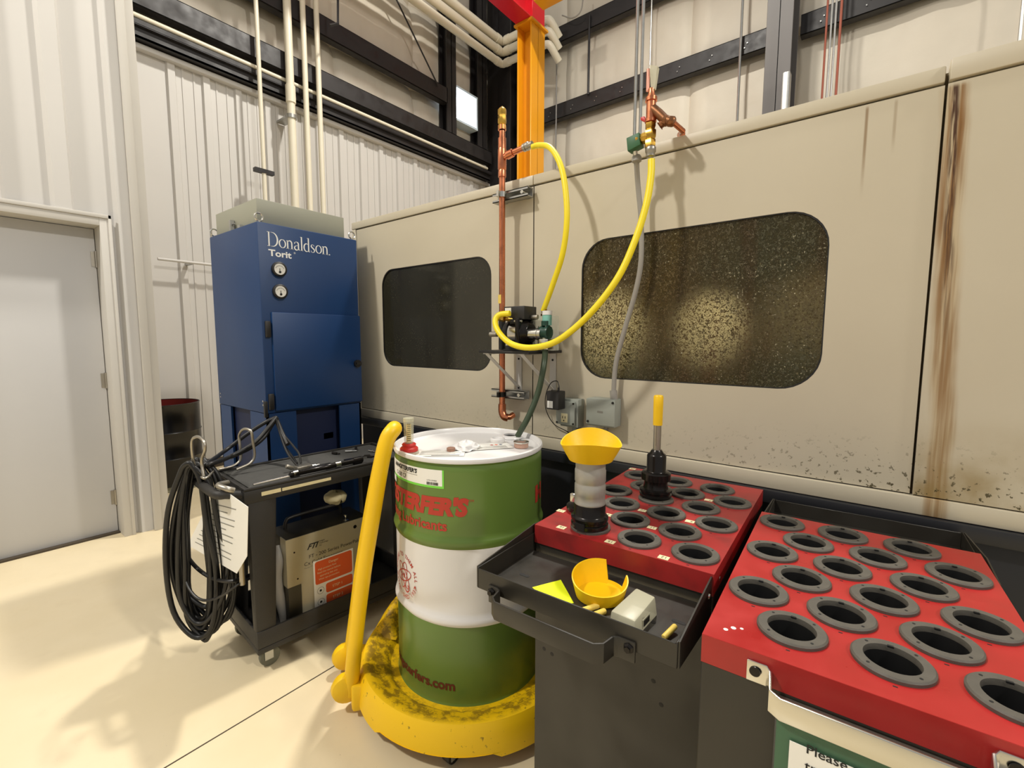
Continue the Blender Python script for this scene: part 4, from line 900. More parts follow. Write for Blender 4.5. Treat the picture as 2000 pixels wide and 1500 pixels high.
MB().cyl((-1.03, 1.76, .985), (-1.03, 1.76, 1.012), .012).build('knockout', M_boxg, ob)
MB().tube([(-1.02, 1.765, 1.0), (-1.0, 1.765, .978), (-.96, 1.765, .972), (-.90, 1.765, .985), (-.875, 1.765, 1.04)], .009, 10, 5).build('link_conduit', M_greyc, ob)
ad = thing('power_adapter', 'black wall adapter with white label plugged into the grey outlet', 'adapter', (-1.075, 1.69, 1.09))
MB().box(-1.112, -1.050, 1.655, 1.712, 1.093, 1.172).build('body', M_black, ad, bevel=.004)
MB().box(-1.105, -1.078, 1.6535, 1.655, 1.100, 1.130).build('label_sticker', M_paper, ad)
mb = MB().tube([(-1.062, 1.675, 1.172), (-1.06, 1.675, 1.195), (-1.075, 1.68, 1.215), (-1.12, 1.70, 1.20), (-1.165, 1.73, 1.14), (-1.175, 1.75, 1.07), (-1.14, 1.76, 1.01), (-1.08, 1.765, .985), (-1.035, 1.765, .968)], .0022, 6, 7)
mb.cyl((-1.062, 1.675, 1.172), (-1.062, 1.675, 1.188), .005); mb.build('lead', M_black, ad)
# ================================================================== TOOL RACKS
RODD = [.129, .262, .395]; REVN = [.064, .197, .330]
HOLES = [((RODD if k % 2 == 0 else REVN)[i], .070 + .1045 * k) for k in range(6) for i in range(3)]
def rack_cart(name, label, loc, rz):
    t = thing(name, label, 'tool rack', loc, rz)
    W, Lh = .452, .688
    # top plate with holes: a folded lid
    mb = MB(); bm = mb.bm; n = 40; rr_ = .038
    # build the deck as cells around each hole (grid of cells)
    inner = []
    def deck(z):
        me = bpy.data.curves.new('d', 'CURVE'); me.dimensions = '2D'; me.fill_mode = 'BOTH'
        def poly(pts):
            sp_ = me.splines.new('POLY'); sp_.points.add(len(pts) - 1)
            for i, p in enumerate(pts): sp_.points[i].co = (p[0], p[1], 0, 1)
            sp_.use_cyclic_u = True
        poly([(0, 0), (W, 0), (W, Lh), (0, Lh)])
        for hx, hy in HOLES: poly([(hx + rr_ * math.cos(2 * PI * i / n), hy + rr_ * math.sin(2 * PI * i / n)) for i in range(n)])
        o = bpy.data.objects.new('d', me); COL.objects.link(o); dg = bpy.context.evaluated_depsgraph_get(); dg.update()
        m_ = bpy.data.meshes.new_from_object(o.evaluated_get(dg)); bpy.data.objects.remove(o); bpy.data.curves.remove(me); return m_
    dm = deck(0); mb.add(dm, Matrix.Translation((0, 0, .900))); mb.add(dm, Matrix.Translation((0, 0, .897)))
    t_ = .003
    mb.box(0, W, -.0006, t_, .851, .8998).box(0, W, Lh - t_, Lh + .0006, .851, .8998).box(0, t_, t_, Lh - t_, .851, .8998).box(W - t_, W, t_, Lh - t_, .851, .8998)
    nf1 = len(mb.bm.faces)
    for hx, hy in HOLES:
        for dy in (-.060, .060):
            if 0.01 < hy + dy < Lh - .01: mb.box(hx - .0028, hx + .0028, hy + dy - .0013, hy + dy + .0013, .8998, .9003)
    mb.bm.faces.ensure_lookup_table()
    for f_ in mb.bm.faces[nf1:]: f_.material_index = 1
    deck_o = mb.build('red_deck', M_rackred, t, fix=False); deck_o.data.materials.append(M_hole)
    rs = MB(); rs.lathe([(.0355, .0035), (.0365, .0075), (.050, .0075), (.0525, .005), (.0525, .0), (.0355, -.002)], (0, 0, .9), 40, closed=True)
    nf0 = len(rs.bm.faces)
    for a in (45, 135, 225, 315):
        c, s_ = math.cos(math.radians(a)) * .0435, math.sin(math.radians(a)) * .0435
        rs.cyl((c, s_, .9073), (c, s_, .9078), .0024, seg=8)
    rs.box(-.004, .004, -.0385, -.0345, .9055, .9078)
    rs.bm.faces.ensure_lookup_table()
    for f_ in rs.bm.faces[nf0:]: f_.material_index = 1
    ring = rs.build('socket_ring', M_ring, t); ring.data.materials.append(M_hole); ring.location = (HOLES[0][0], HOLES[0][1], 0)
    sk = MB().lathe([(.0357, .0), (.0345, -.12), (.0, -.12)], (0, 0, .9025), 40, cap=(False, False)).build('socket_cup', M_hole, ring, fix=True)
    for hx, hy in HOLES[1:]:
        c = ring.copy(); COL.objects.link(c); c.parent = t; c.location = (hx, hy, 0)
        for ch in (sk,):
            d_ = ch.copy(); COL.objects.link(d_); d_.parent = c
    # cabinet
    mb = MB(); mb.box(.0, W, .004, .010, .04, .852).box(0, .006, .010, Lh - .006, .04, .852).box(W - .006, W, .010, Lh - .006, .04, .852).box(0, W, Lh - .006, Lh, .04, .852).box(.006, W - .006, .01, Lh - .006, .04, .05)
    cab = mb.build('cabinet', M_rackblk, t, bevel=.002, seg=1)
    for x, z in ((.055, .72), (.03, .70), (.055, .55), (.03, .555), (.33, .60), (.35, .55)):
        MB().lathe([(0, 0), (.006, .0005), (.004, .001)], (x, .0045, z), 7, (0, -1, 0)).build('paint_chip', M_hole, cab)
    # tray in front
    y0, y1, zf = -.228, -.004, .826
    mb = MB(); mb.box(-.004, W - .008, y0, y1, zf, zf + .004).box(-.004, W - .008, y0 - .003, y0, zf - .002, .871).box(-.007, -.004, y0 - .003, .03, zf - .002, .874).box(W - .010, W - .007, y0 - .003, y1, zf - .002, .874)
    tr = mb.build('tray', M_rackblk, t, bevel=.001, seg=1)
    for sx in (-.0105, W - .0065):
        MB().prism([(sx, y0, zf - .002), (sx, -.05, .80), (sx, .10, .80), (sx, .13, .885), (sx, .01, .896), (sx, y0, .874)], (.003, 0, 0)).build('side_bracket', M_rackblk, t)
        for y in (-.03, .06): MB().lathe([(.006, 0), (.005, .003), (0, .004)], (sx - .001 if sx < 0 else sx + .004, y, .865), 12, (-1 if sx < 0 else 1, 0, 0)).build('screw', M_chrome, t)
    for x, y in ((.055, -.13), (.36, -.13), (.41, -.10), (.33, -.06)):
        MB().prism([(x + p[0], y + p[1], zf + .0042) for p in rrect(-.014, .014, -.005, .005, .0049, 5)], (0, 0, .0004)).build('tray_slot', M_hole, t)
    yh = y0 - .006
    hb = MB().strap([(.03, yh, .825), (.052, yh, .825), (.062, yh - .004, .825), (.068, yh - .035, .825), (.082, yh - .046, .825), (.31, yh - .046, .825), (.324, yh - .035, .825), (.330, yh - .004, .825), (.34, yh, .825), (.372, yh, .825)], .040, .005).build('tray_handle', M_rackblk, t, bevel=.0015)
    for x in (.04, .360): MB().lathe([(.010, 0), (.010, .003), (.006, .006), (.006, .010)], (x, yh - .002, .832), 6, (0, -1, 0)).build('handle_bolt', M_tool, t)
    # bright grab handle on the opposite side
    yb = Lh + .001
    MB().strap([(.070, yb + .002, .870), (.098, yb + .002, .870), (.104, yb + .008, .866), (.108, yb + .045, .862), (.122, yb + .055, .862), (.33, yb + .055, .862), (.344, yb + .045, .862), (.348, yb + .008, .866), (.354, yb + .002, .870), (.382, yb + .002, .870)], .034, .004).build('grab_handle', M_chrome, t, bevel=.001)
    for x in (.082, .370): MB().lathe([(.008, 0), (.008, .002), (0, .003)], (x, yb + .005, .872), 16, (0, 1, 0)).build('handle_bolt', M_tool, t)
    return t
ra = rack_cart('tool_rack_cart', 'left red topped tool rack with the open black tray towards the drum', (-.693, .983, 0), 2.2)
# the second cart stands turned round, handle to the front
a2 = math.radians(2.5); W, Lh = .452, .688
cx2 = -.203 + W * math.cos(a2) - Lh * math.sin(a2); cy2 = .780 + W * math.sin(a2) + Lh * math.cos(a2)
rbk = copy_tree(ra); rbk.location = (cx2, cy2, 0); rbk.rotation_euler.z = a2 + PI
for q_ in [k for k in bpy.data.objects if k.parent == rbk and (k.name.startswith('tray_handle') or (k.name.startswith('handle_bolt') and k.data.vertices[0].co.y < 0))]: bpy.data.objects.remove(q_)
rbk['label'] = 'right red topped tool rack with empty rings and a bright bar handle in front'
M_redd, rb0, g = newmat('worn_red_rack_paint', .4)
tc_ = g.N.new('ShaderNodeTexCoord'); O_ = tc_.outputs['Object']
col = g.mix(g.rng(g.noise(O_, 5, 5), .35, .65), lin((160, 34, 34)), lin((140, 40, 38))); col = g.mix(g.m('MULTIPLY', g.rng(g.noise(O_, 14, 6), .5, .7), .5), col, lin((96, 32, 30)))
g.L.new(col, rb0.inputs['Base Color'])
for q_ in bpy.data.objects:
    if q_.parent == ra and q_.name.startswith('red_deck'): q_.data = q_.data.copy(); q_.data.materials[0] = M_redd
# number stickers on the left rack
def child_of(o, name, mb, m): return mb.build(name, m, o)
for (x, y, s_) in ((.008, .126, '17'), (.068, .024, '16'), (.208, .018, '15'), (.341, .013, '12'), (.262, .163, '11'), (.197, .268, '10'), (.331, .266, '9'), (.331, .474, '7'), (.135, .178, '14'), (.010, .668, '18')):
    st = MB().box(x - .012, x + .012, y - .009, y + .009, .9002, .9008).build('number_sticker', M_cream2, ra)
    text(st, 'number', s_, .014, (x + .008, y + .005, .901), (-1, 0, 0), (0, -1, 0), M_ink)
# white specks on the right rack corner
mb = MB()
for x, y, r in ((.412, .640, .0045), (.400, .634, .003), (.422, .652, .004)): mb.lathe([(r, 0), (r * .6, .0006), (0, .0007)], (x, y, .9), 9)
mb.build('paint_spot', M_white, rbk)
# sign in a clear sleeve below the bright handle
sg = thing('sign_holder', 'green banded instruction sign hanging on the right rack front', 'sign', (-.203, .780, 0), 2.5)
yS = -.047
MB().box(.116, .40, yS, yS + .002, .55, .866).build('sleeve', clear_mat('clear_sleeve', (200, 205, 200), .04, .1), sg)
MB().box(.118, .398, yS + .003, yS + .005, .55, .842).build('green_card', M_gband, sg)
MB().box(.136, .39, yS - .0015, yS - .0005, .55, .815).build('paper', M_paper, sg)
MB().box(.116, .40, yS + .006, -.002, .842, .846).build('hanger_lip', M_brushed, sg)
for k, s_ in enumerate(('Please use', 'trays')): text(sg, 'lettering', s_, .0195, (.156, yS - .0022, .808 - k * .026), (1, 0, 0), (0, 0, 1), M_ink, bold=.0002)
# ---- tool holders
th = thing('tool_holder', 'thick grey boring bar holder wearing a yellow bowl shaped cap', 'tool holder', (-.565, 1.050, .9075))
o_ = (-.566, 1.051, .908)
MB().lathe([(.030, -.03), (.044, 0), (.0485, .002), (.0485, .010), (.044, .013), (.044, .018), (.0485, .021), (.0485, .027), (.043, .031), (.041, .034), (.041, .060), (.0405, .062), (0, .062)], o_, 40).build('taper_flange', M_tool, th)
MB().lathe([(.0, .060), (.0395, .060), (.0405, .062), (.0405, .066), (.039, .070), (.039, .085), (.040, .087), (.040, .112), (.0385, .115), (.0385, .119), (.040, .122), (.040, .150), (.0385, .154), (.0385, .175), (0, .175)], o_, 40).build('grey_body', M_cast, th)
MB().box(-.58, -.555, 1.001, 1.008, .910, .928).build('drive_slot', M_hole, th)
def bowl(cx, cy, z0, rb, rt, hf, hb_, ang, parent, name='cap', cut=None, saddle=0):
    mb = MB(); n = 48; Ro = []
    for i in range(n):
        a = 2 * PI * i / n; k = .5 + .5 * math.cos(a); h = hf + (hb_ - hf) * (k ** 1.3) + saddle * math.cos(2 * a); rtt = rb + (rt - rb) * min(1, h / hb_ + .12)
        if cut and cut[0] < math.degrees(a) % 360 < cut[1]: h = .012; rtt = rb + .004
        aa = a + math.radians(ang); c, s_ = math.cos(aa), math.sin(aa); t_ = .0028
        Ro.append([Vector((cx, cy, z0)) + Vector((c * q, s_ * q, zz)) for q, zz in ((.0005, 0), (rb * .8, 0), (rb, .002), (rb + (rtt - rb) * .5, h * .5), (rtt, h), (rtt - t_, h), (rb + (rtt - rb) * .5 - t_, h * .5), (rb - t_, .005), (rb * .8, .004), (.0005, .004))])
    mb.rings(Ro, closed=True); return mb.build(name, M_ylw, parent)
bowl(-.566, 1.051, 1.083, .056, .083, .048, .060, 118, th, 'yellow_cap', saddle=.010)
t2 = thing('tool_holder', 'slim black tool holder with a yellow tube over its tip', 'tool holder', (-.517, 1.385, .9075))
o_ = (-.517, 1.385, .908)
MB().lathe([(.030, -.03), (.047, 0), (.0485, .008), (.044, .011), (.044, .015), (.0485, .018), (.0485, .024), (.038, .027), (.035, .040), (.0355, .052), (.044, .054), (.044, .074), (.040, .078), (.031, .080), (.029, .083), (.029, .128), (.026, .134), (.021, .137), (.015, .147), (0, .147)], o_, 40).build('holder_body', M_tool, t2)
MB().cyl((-.517, 1.385, 1.05), (-.517, 1.385, 1.20), .0115).box(-.5178, -.5162, 1.372, 1.3735, 1.07, 1.15).build('shank', M_brushed, t2)
MB().lathe([(.014, 0), (.0145, .06), (.0145, .088), (.012, .092), (0, .092)], (-.517, 1.385, 1.132), 20).build('tip_guard', M_ylw, t2)
t3 = thing('tool_holder', 'small holder mostly hidden behind the thick grey one, bright clip on top', 'tool holder', (-.682, 1.142, .9075))
MB().lathe([(.030, -.02), (.046, 0), (.046, .008), (.030, .011), (.018, .014), (.018, .040), (0, .04)], (-.643, 1.150, .908), 30).build('body', M_tool, t3)
MB().box(-.668, -.652, 1.12, 1.132, .93, .955).build('clip', M_chrome, t3, bevel=.003)
# ---- things in the left tray (own frame of the rack)
def tray_thing(name, label, cat): return thing(name, label, cat, (-.693, .983, 0), 2.2)
TF = .8302
cap2 = tray_thing('cut_cap', 'yellow plastic bowl with a notch cut out, lying in the black tray', 'cap')
bowl(.240, -.106, TF, .052, .0635, .030, .056, 117, cap2, 'bowl', cut=(291, 338))
nt1 = tray_thing('sticky_note', 'neon yellow paper note in the black tray', 'note')
MB().prism([(.101, -.165, TF), (.139, -.101, TF + .002), (.208, -.165, TF), (.175, -.2, TF)], (0, 0, .0006)).build('paper', M_neon, nt1)
bx_ = tray_thing('clear_box', 'frosted plastic box with a small window in the black tray', 'box')
M = Matrix.Translation((.336, -.150, TF)) @ Matrix.Rotation(math.radians(-4), 4, 'Z')
MB().hexa([M @ Vector(p) for p in ((-.029, -.052, 0), (.029, -.052, 0), (.029, .050, 0), (-.029, .050, 0))], [M @ Vector(p) for p in ((-.027, -.048, .034), (.025, -.050, .034), (.027, .040, .044), (-.018, .048, .044))]).build('shell', M_frost, bx_, bevel=.004)
MB().box(.0285, .0302, -.020, .006, .010, .022, M).build('slot', M_tool, bx_)
MB().box(.0282, .0296, -.024, .010, .007, .025, M).build('slot_frame', M_frost, bx_)
def pin(a, b, r, label):
    t = tray_thing('plastic_pin', label, 'pin'); MB().lathe([(0, 0), (r * .8, .0005), (r, .002), (r, .04), (r * .8, .042), (0, .0425)], a, 14, Vector(b) - Vector(a)).build('pin', M_wood, t); return t
pin((.240, -.190, TF + .0065), (.270, -.130, TF + .0065), .0062, 'yellow plastic pin in the tray between the notched bowl and the frosted box')
pin((.262, -.200, TF + .0065), (.290, -.135, TF + .0065), .0062, 'yellow plastic pin lying against the frosted box')
pin((.404, -.176, TF + .0058), (.414, -.135, TF + .012), .0055, 'short yellow plastic pin in the front right corner of the tray')
# ================================================================== UTILITY CART
uc = thing('utility_cart', 'black plastic utility cart parked in front of the blue cabinet', 'cart', (-2.131, .763, 0), -4.5)
HW, LEN = .195, .80
def rim_tray(z0, z1, floor_z, name, y0=0.0, w_=HW):
    mb = MB(); t_ = .012
    mb.box(-w_, w_, y0, LEN, z0, floor_z).box(-w_, -w_ + t_, y0, LEN, floor_z, z1).box(w_ - t_, w_, y0, LEN, floor_z, z1).box(-w_ + t_, w_ - t_, y0, y0 + t_, floor_z, z1).box(-w_ + t_, w_ - t_, LEN - t_, LEN, floor_z, z1)
    return mb.build(name, M_cart, uc, bevel=.004)
rim_tray(.735, .800, .788, 'top_tray'); rim_tray(.085, .185, .11, 'bottom_tray', .02)
MB().box(-HW + .015, HW - .015, .03, LEN - .03, .7885, .792).build('mat', M_mesh, uc)
for x in (-1, 1):
    for y in (0, 1):
        yy = (.012, .105) if y == 0 else (LEN - .105, LEN - .012)
        xo, xi = x * (HW - .004), x * (HW - .05)
        mb = MB(); mb.hexa([(min(xo, xi), yy[0] + .01, .10), (max(xo, xi), yy[0] + .01, .10), (max(xo, xi), yy[1] - .01, .10), (min(xo, xi), yy[1] - .01, .10)], [(min(xo, xi), yy[0], .745), (max(xo, xi), yy[0], .745), (max(xo, xi), yy[1] + (.02 if y == 0 else 0), .745), (min(xo, xi), yy[1], .745)])
        mb.build('corner_post', M_cart, uc, bevel=.008)
        cx, cy = x * (HW - .042), .065 if y == 0 else LEN - .06
        cst = MB().cyl((cx, cy, .078), (cx, cy, .086), .028).box(cx - .019, cx - .015, cy - .012, cy + .022, .035, .08).box(cx + .015, cx + .019, cy - .012, cy + .022, .035, .08).build('caster', M_galv, uc)
        MB().lathe([(.02, -.013), (.040, -.012), (.042, 0), (.040, .012), (.02, .013)], (cx, cy + .012, .042), 28, (1, 0, 0)).build('wheel', M_wheel, cst)
MB().box(HW + .0002, HW + .0012, .064, .140, .757, .773).build('label_strip', M_cream2, uc)
s2 = MB().box(HW + .0002, HW + .0012, .145, .357, .758, .771).build('label_strip', M_cream2, uc)
text(s2, 'label_lettering', 'PROPERTY OF TOOL ROOM' if False else '- - - - - - - - - - -', .010, (HW + .0015, .150, .7615), (0, 1, 0), (0, 0, 1), M_inkg)
# end handle (moulded hoop) and bright rods
MB().tube([(-HW + .03, .0, .77), (-HW + .03, -.05, .785), (-HW + .06, -.085, .79), (HW - .06, -.085, .79), (HW - .03, -.05, .785), (HW - .03, .0, .77)], .018, 12, 5).build('push_handle', M_cart, uc)
MB().tube([(HW - .015, -.03, .800), (HW - .02, -.055, .812), (HW - .06, -.07, .820), (HW - .09, -.03, .815)], .012, 10, 5).build('rail_end', M_brushed, uc)
MB().tube([(HW - .035, -.012, .735), (HW - .03, -.014, .40)], .011, 10).build('side_tube', M_brushed, uc)
def world_to_cart(p):
    a = math.radians(-4.5); dx, dy = p[0] + 2.131, p[1] - .763
    return (dx * math.cos(a) + dy * math.sin(a), -dx * math.sin(a) + dy * math.cos(a), p[2])
def hook(pts, name='cord_hook'): return MB().tube([world_to_cart(p) for p in pts], .0058, 10, 6).build(name, M_brushed, uc)
hk1 = [(-2.082, 0.66, 0.847), (-2.094, 0.66, 0.908), (-2.022, 0.65, 0.963), (-2.027, 0.65, 0.998), (-2.09, 0.65, 1.008), (-2.156, 0.65, 0.98), (-2.187, 0.66, 0.893), (-2.17, 0.67, 0.839), (-2.124, 0.68, 0.826), (-2.18, 0.73, 0.839)]
hook(hk1)
hk2 = [(-2.3, 0.791, 0.806), (-2.3, 0.848, 0.81), (-2.3, 0.882, 0.835), (-2.3, 0.883, 0.9), (-2.3, 0.882, 0.949), (-2.25, 0.883, 0.983), (-2.2, 0.893, 0.979), (-2.2, 0.899, 0.93), (-2.2, 0.903, 0.863), (-2.2, 0.881, 0.832), (-2.2, 0.825, 0.816)]
hook(hk2)
# black cord coil
def inv(p): return p
cc_ = thing('cord_coil', 'thick coil of black cable hanging from the cart hooks', 'cable', (-2.2, .66, .1))
def px_loop(cx, cy, z): return None
random.seed(11)
fwv = Vector((-.61, .785, 0)); rt_ = Vector((.786, .618, 0)); ctr = Vector((-2.207, .668, 0))
loops = [(-.085, .085, .135, .86, 0), (-.10, .03, .20, .865, .01), (-.075, .10, .14, .87, .02), (-.12, .05, .17, .86, -.01), (-.06, .07, .12, .855, -.02), (-.10, .12, .16, .87, .03), (-.13, .02, .25, .875, .015), (-.07, .11, .20, .86, -.03), (-.09, .09, .18, .868, .04), (-.125, .065, .145, .872, -.035)]
for k, (l, r_, zb2, zt2, dd_) in enumerate(loops):
    pts = []
    j = lambda s: random.uniform(-s, s)
    l *= .86; up = [(l * .35, zt2 - .03), (l * .9, zt2 - .20 + j(.03)), (l * 1.12 + j(.012), zt2 - .42), (l * 1.0 + j(.02), zb2 + .10), (l * .3 + j(.02), zb2 + j(.01)), (r_ * .5 + j(.02), zb2 + .01), (r_ * 1.05 + j(.01), zb2 + .13), (r_ * 1.15 + j(.012), zb2 + .30), (r_ * .95, zt2 - .25), (r_ * .7, zt2 - .07), (r_ * .25, zt2 + .005), (l * .05, zt2 + .012)]
    for q, z in up: pts.append(ctr + rt_ * q + fwv * (dd_ + j(.004)) + Vector((0, 0, z)))
    MB().tube(pts, .0092 if k % 3 else .0105, 10, 6, closed=True).build('cable_loop', M_rubber, cc_)
cb = [ctr + Vector((0, 0, .86)), ctr + rt_ * .02 + Vector((.02, .02, .875)), (-2.384, 0.85, 0.869), (-2.37, 0.95, 0.938), (-2.333, 1.02, 0.988), (-2.328, 1.06, 1.003)]
c2 = [ctr + rt_ * .03 + Vector((0, 0, .865)), (-2.162, 0.72, 0.873), (-2.273, 0.83, 0.862), (-2.27, 0.93, 0.905), (-2.281, 1, 0.962), (-2.311, 1.06, 1.008)]
c3 = [(-2.273, 0.83, 0.859), (-2.301, 0.93, 0.881), (-2.324, 1, 0.913), (-2.326, 1.04, 0.965), (-2.306, 1.06, 1.008)]
for c_ in (cb, c2, c3): MB().tube(c_, .0095, 10, 6).build('cable_run', M_rubber, cc_)
for q in ([(-2.322, 1.06, 1.007), (-2.291, 1.06, 0.946), (-2.24, 1.06, 0.876), (-2.143, 1.05, 0.836), (-2.086, 1.04, 0.818)], [(-2.317, 1.065, 1.006), (-2.265, 1.065, 0.936), (-2.169, 1.065, 0.886), (-2.103, 1.06, 0.857), (-2.068, 1.05, 0.819)], [(-2.301, 1.055, 1.002), (-2.256, 1.05, 0.927), (-2.171, 1.04, 0.851), (-2.045, 1.03, 0.803)]):
    MB().tube(q, .005, 8, 5).build('cable_tail', M_rubber, cc_)
MB().tube([(-2.317, 1.062, 0.994), (-2.26, 1.062, 0.929), (-2.208, 1.06, 0.886)], .011, 10, 3).build('cable_wrap', M_black, cc_)
tag(MB().box(-2.485, -2.468, 1.075, 1.092, .985, 1.07).build('cable_strap', M_rubber, bevel=.003), 'black rubber strap holding the cables under the blue cabinet corner', 'strap')
# low hanging flat cable behind the coil
MB().tube([(-2.288, 0.63, 0.659), (-2.326, 0.64, 0.509), (-2.282, 0.66, 0.422), (-2.169, 0.69, 0.382), (-2.019, 0.72, 0.404), (-2.1, 0.842, 0.365)], .008, 8, 6).build('cable_run', M_rubber, cc_)
MB().tube([(-2.298, 0.62, 0.433), (-2.203, 0.62, 0.351), (-2.126, 0.64, 0.32), (-2.048, 0.68, 0.345), (-1.969, 0.72, 0.406), (-2.1, 0.842, 0.351)], .0055, 8, 6).build('cable_run', M_rubber, cc_)
# instruction papers hung at the cart end
pa = thing('instruction_sheet', 'tilted white instruction sheets hanging at the cart end behind the cable coil', 'paper', (-2.13, .763, 0), -4.5)
sh_ = [(-0.56, -0.045, 0.351), (0.025, -0.045, 0.79), (0.381, -0.045, 0.788), (0.34, -0.045, 0.589), (0.207, -0.045, 0.474)]
MB().prism(sh_, (0, .0015, 0)).build('sheet', M_paper, pa)
mb = MB(); A_, B_, C_ = Vector((-0.429, -0.046, 0.393)), Vector((0.217, -0.046, 0.503)), Vector((0.045, -0.046, 0.758))
for k in range(10):
    o1 = (C_ - A_) * (.06 + k * .085); w1 = (B_ - A_) * (.84 - .045 * k - .15 * (k % 3 == 2)); mb.prism([A_ + o1, A_ + o1 + w1, A_ + o1 + w1 + (C_ - A_) * .010, A_ + o1 + (C_ - A_) * .010], (0, -.0004, 0))
mb.build('printed_lines', M_inkg, pa)
# power pack on the lower shelf
pk = thing('power_pack', 'boxy aluminium servo power pack on the lower cart shelf', 'power supply', (-2.131, .763, 0), -4.5)
bx0, bx1, by0, by1, bz0, bz1 = -.05, .150, .165, .565, .112, .520
MB().box(bx0, bx1 - .004, by0 + .004, by1, bz0 + .01, bz1 - .004).build('case', mat('dark_case_paint', (50, 46, 34), .5, var=.1), pk, bevel=.002)
MB().box(bx1 - .004, bx1, by0, by1 + .003, bz0 + .19, bz1).box(bx1 - .004, bx1, by0 + .06, by1 + .003, bz0, bz0 + .19).box(bx1 - .06, bx1 - .004, by0, by0 + .004, bz0 + .19, bz1).build('face_plate', M_aluface, pk)
MB().tube([(.02, by0 + .05, bz1), (.02, by0 + .055, bz1 + .035), (.02, by0 + .09, bz1 + .05), (.02, by1 - .12, bz1 + .05), (.02, by1 - .085, bz1 + .035), (.02, by1 - .08, bz1)], .008, 10, 4).build('carry_handle', M_black, pk)
MB().lathe([(.013, 0), (.013, .003), (.004, .004), (.004, .022), (.008, .023), (.008, .028), (0, .03)], (.118, by1 - .105, bz1 - .004), 14).build('terminal', M_chrome, pk)
fx = (bx1 + .0006, 0, 0)
def ftext(s, size, y, z, m=M_ink, **k): text(pk, 'plate_lettering', s, size, (bx1 + .0007, y, z), (0, 1, 0), (0, 0, 1), m, **k)
ftext('FTI', .034, .255, .448, bold=.0012, shear=.5); ftext('Fatigue', .009, .312, .468); ftext('Technology', .009, .312, .458); ftext('Inc.', .009, .312, .448)
ftext('FT - 200 Series PowerPak', .0235, .262, .405); ftext('Cx Cold Expansion', .0235, .24, .376, M_ink); ftext('Model FT-200', .010, .24, .362, M_inkg)
wl = MB().box(bx1 + .0006, bx1 + .0014, .280, .475, .150, .383).build('warning_label', M_paper, pk)
mb = MB()
for y0, y1, z0, z1 in ((.287, .468, .268, .377), (.335, .468, .212, .258), (.335, .468, .158, .204)): mb.prism([(bx1 + .0016, p[0], p[1]) for p in rrect(y0, y1, z0, z1, .010, 5)], (.0004, 0, 0))
mb.build('orange_field', M_orange, wl)
for s_, sz, y, z in (('Danger', .016, .352, .352), ('High pressure fluid', .0115, .300, .334), ('Read the manual before', .0115, .297, .318), ('operating this unit', .0115, .308, .302), ('Wear eye protection', .0115, .303, .286), ('STEP 1', .018, .366, .228), ('STEP 2', .018, .366, .174)):
    text(wl, 'label_lettering', s_, sz, (bx1 + .0022, y, z), (0, 1, 0), (0, 0, 1), M_cream2)
mb = MB()
for z in (.235, .180): 
    mb.add(flat_mesh(lambda q: stroke(q, arc(0, 0, .016, .016, 0, 360, 20), .0012, Matrix())), frame((bx1 + .0018, .310, z), (0, 1, 0), (0, 0, 1))); mb.lathe([(.006, 0), (0, .0004)], (bx1 + .0016, .310, z), 6, (1, 0, 0))
mb.build('pictogram', M_ink, wl)
mb = MB()
for y, z in ((.20, .455), (.21, .33), (.545, .36), (.54, .47)): mb.lathe([(.004, 0), (.003, .001), (0, .001)], (bx1, y, z), 10, (1, 0, 0))
mb.lathe([(.009, 0), (.008, .001), (0, .001)], (bx1, .49, .485), 14, (1, 0, 0)); mb.build('plate_hole', M_tool, pk)
gy = tag(MB().tube([(-2.03, .93, .12), (-2.03, .91, .24), (-2.03, .90, .34), (-2.02, .905, .42), (-2.05, .92, .47)], .022, 12, 5).build('hydraulic_hose', M_greyc), 'short grey hydraulic hose standing left of the power pack', 'hose')
bt = thing('wipe_bundle', 'crumpled cream cloth bundle behind the power pack on the lower shelf', 'cloth', (-2.12, 1.24, .52))
MB().grid(lambda u, v: Vector((-2.10 + .055 * math.sin(PI * v) * math.cos(2 * PI * u) * (1 + .3 * noise.noise(Vector((u * 5, v * 4, 0)))), 1.235 + .055 * math.sin(PI * v) * math.sin(2 * PI * u), .60 - .035 * math.cos(PI * v) + .01 * noise.noise(Vector((u * 7, v * 6, 3))))), 24, 12).build('cloth', M_cream2, bt)
# ---- tools lying on the cart mat
def cart_thing(name, label, cat): return thing(name, label, cat, (-2.131, .763, 0), -4.5)
MZc = .792
pu = cart_thing('puller_tool', 'long black and silver hydraulic puller lying along the cart edge', 'tool')
MB().tube([(.165, .045, MZc + .010), (.160, .20, MZc + .012)], .0045, 8).build('mandrel', M_chrome, pu)
MB().lathe([(.008, 0), (.014, .006), (.014, .04), (.011, .045), (.011, .16), (.013, .165), (.013, .19), (.012, .20), (.012, .30), (.017, .302), (.017, .345), (.012, .35), (0, .35)], (.160, .19, MZc + .018), 18, (-.03, 1, 0)).build('barrel', M_tool, pu)
MB().cyl((.158, .205, MZc + .018), (.157, .225, MZc + .018), .0155).build('collar', M_chrome, pu)
MB().cyl((.152, .40, MZc + .018), (.151, .425, MZc + .018), .0145).build('collar', M_chrome, pu)
MB().box(.10, .135, .30, .40, MZc, MZc + .022).build('trigger_body', M_black, pu, bevel=.004)
wp = cart_thing('air_chuck', 'grey swivel connector on the cart top under the cable tails', 'tool')
MB().box(.03, .075, .26, .33, MZc, MZc + .02).cyl((.05, .25, MZc + .014), (.05, .22, MZc + .03), .010).build('connector', M_brushed, wp, bevel=.004)
def small(name, label, mbf, m, cat='tool'):
    t = cart_thing(name, label, cat); mbf().build('body', m, t); return t
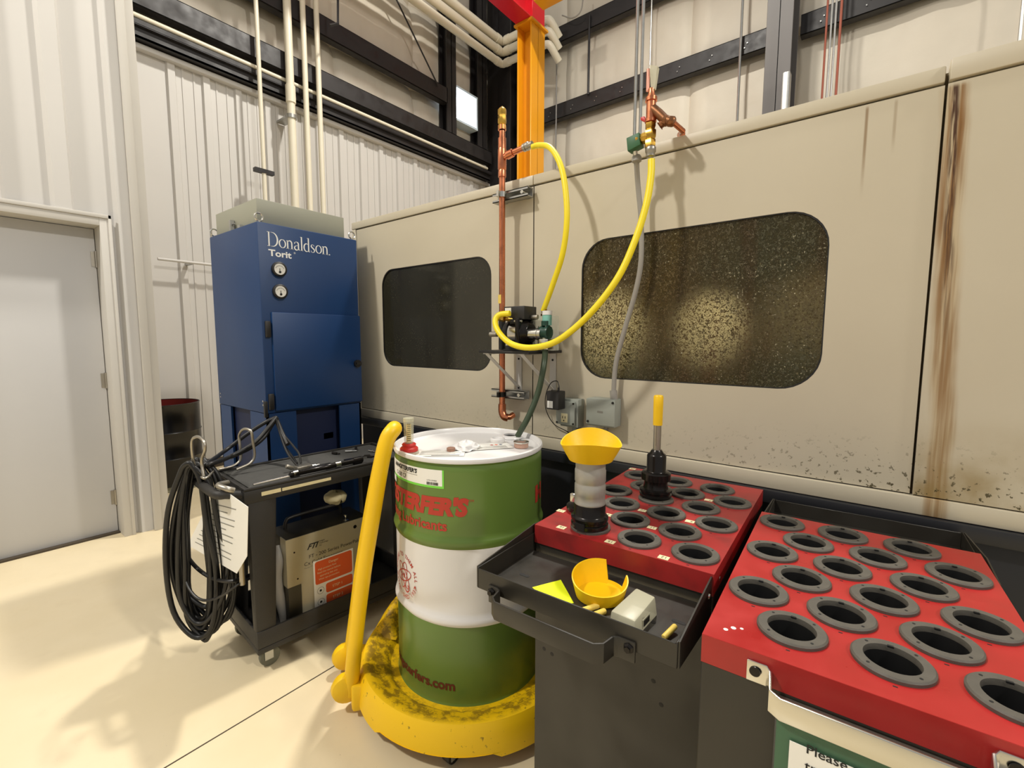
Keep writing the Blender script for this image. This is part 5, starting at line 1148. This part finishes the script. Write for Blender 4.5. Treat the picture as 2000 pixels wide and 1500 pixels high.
small('steel_ruler', 'thin bright rod near the back edge of the cart top', lambda: MB().box(-.175, -.170, .50, .66, MZc, MZc + .002), M_chrome, 'rod')
small('open_wrench', 'dark wrench with bright jaw at the far right of the cart top', lambda: MB().prism([(.04, .50, MZc), (.06, .50, MZc), (.075, .60, MZc), (.10, .615, MZc), (.09, .64, MZc), (.07, .63, MZc), (.05, .64, MZc), (.035, .615, MZc), (.055, .60, MZc)], (0, 0, .006)), M_tool, 'wrench')
small('steel_bit', 'bright flat bit on the wrench at the right of the cart top', lambda: MB().box(.075, .088, .54, .60, MZc + .0005, MZc + .009), M_chrome, 'bit')
for i, (x, y, l_, a_, lb_) in enumerate(((-.12, .52, .05, 20, 'small dark socket nearest the rod at the back of the cart top'), (-.10, .58, .06, 60, 'slanted bright tool bit behind the wrench on the cart top'), (-.13, .66, .045, -30, 'small bright bit at the far back corner of the cart top'), (-.03, .68, .05, 10, 'short steel stub between wrench and far corner of the cart top'), (.03, .72, .05, 80, 'bright collet at the far end of the cart top'), (.05, .33, .04, 80, 'little bright pin in front of the grey connector on the cart top'))):
    t = cart_thing('tool_bit', lb_, 'tool'); ax = (math.cos(math.radians(a_)), math.sin(math.radians(a_)), 0)
    MB().lathe([(0, 0), (.007, .001), (.007, l_ * .6), (.004, l_ * .62), (.004, l_), (0, l_)], (x, y, MZc + .0075), 10, ax).build('bit', M_chrome if i % 2 else M_tool, t)
GR = {'wall_girt': 'black steel wall girts', 'wall_post': 'steel posts beside the high window', 'riser_pipe': 'vertical pipes on the rear wall', 'corner_pipe': 'white pipes turning the room corner', 'drop_rod': 'thin rods on the back wall', 'thin_conduit': 'thin conduits on the back wall', 'tool_rack_cart': 'red topped tool racks', 'tool_holder': 'tool holders standing in the left rack', 'plastic_pin': 'yellow plastic pins in the tray', 'yellow_hose': 'yellow pump hoses', 'tool_bit': 'small bits scattered on the cart top'}
for o in bpy.data.objects:
    k_ = o.name.split('.')[0]
    if o.parent is None and k_ in GR: o['group'] = GR[k_]
for o in bpy.data.objects:
    if '_off' in o: del o['_off']
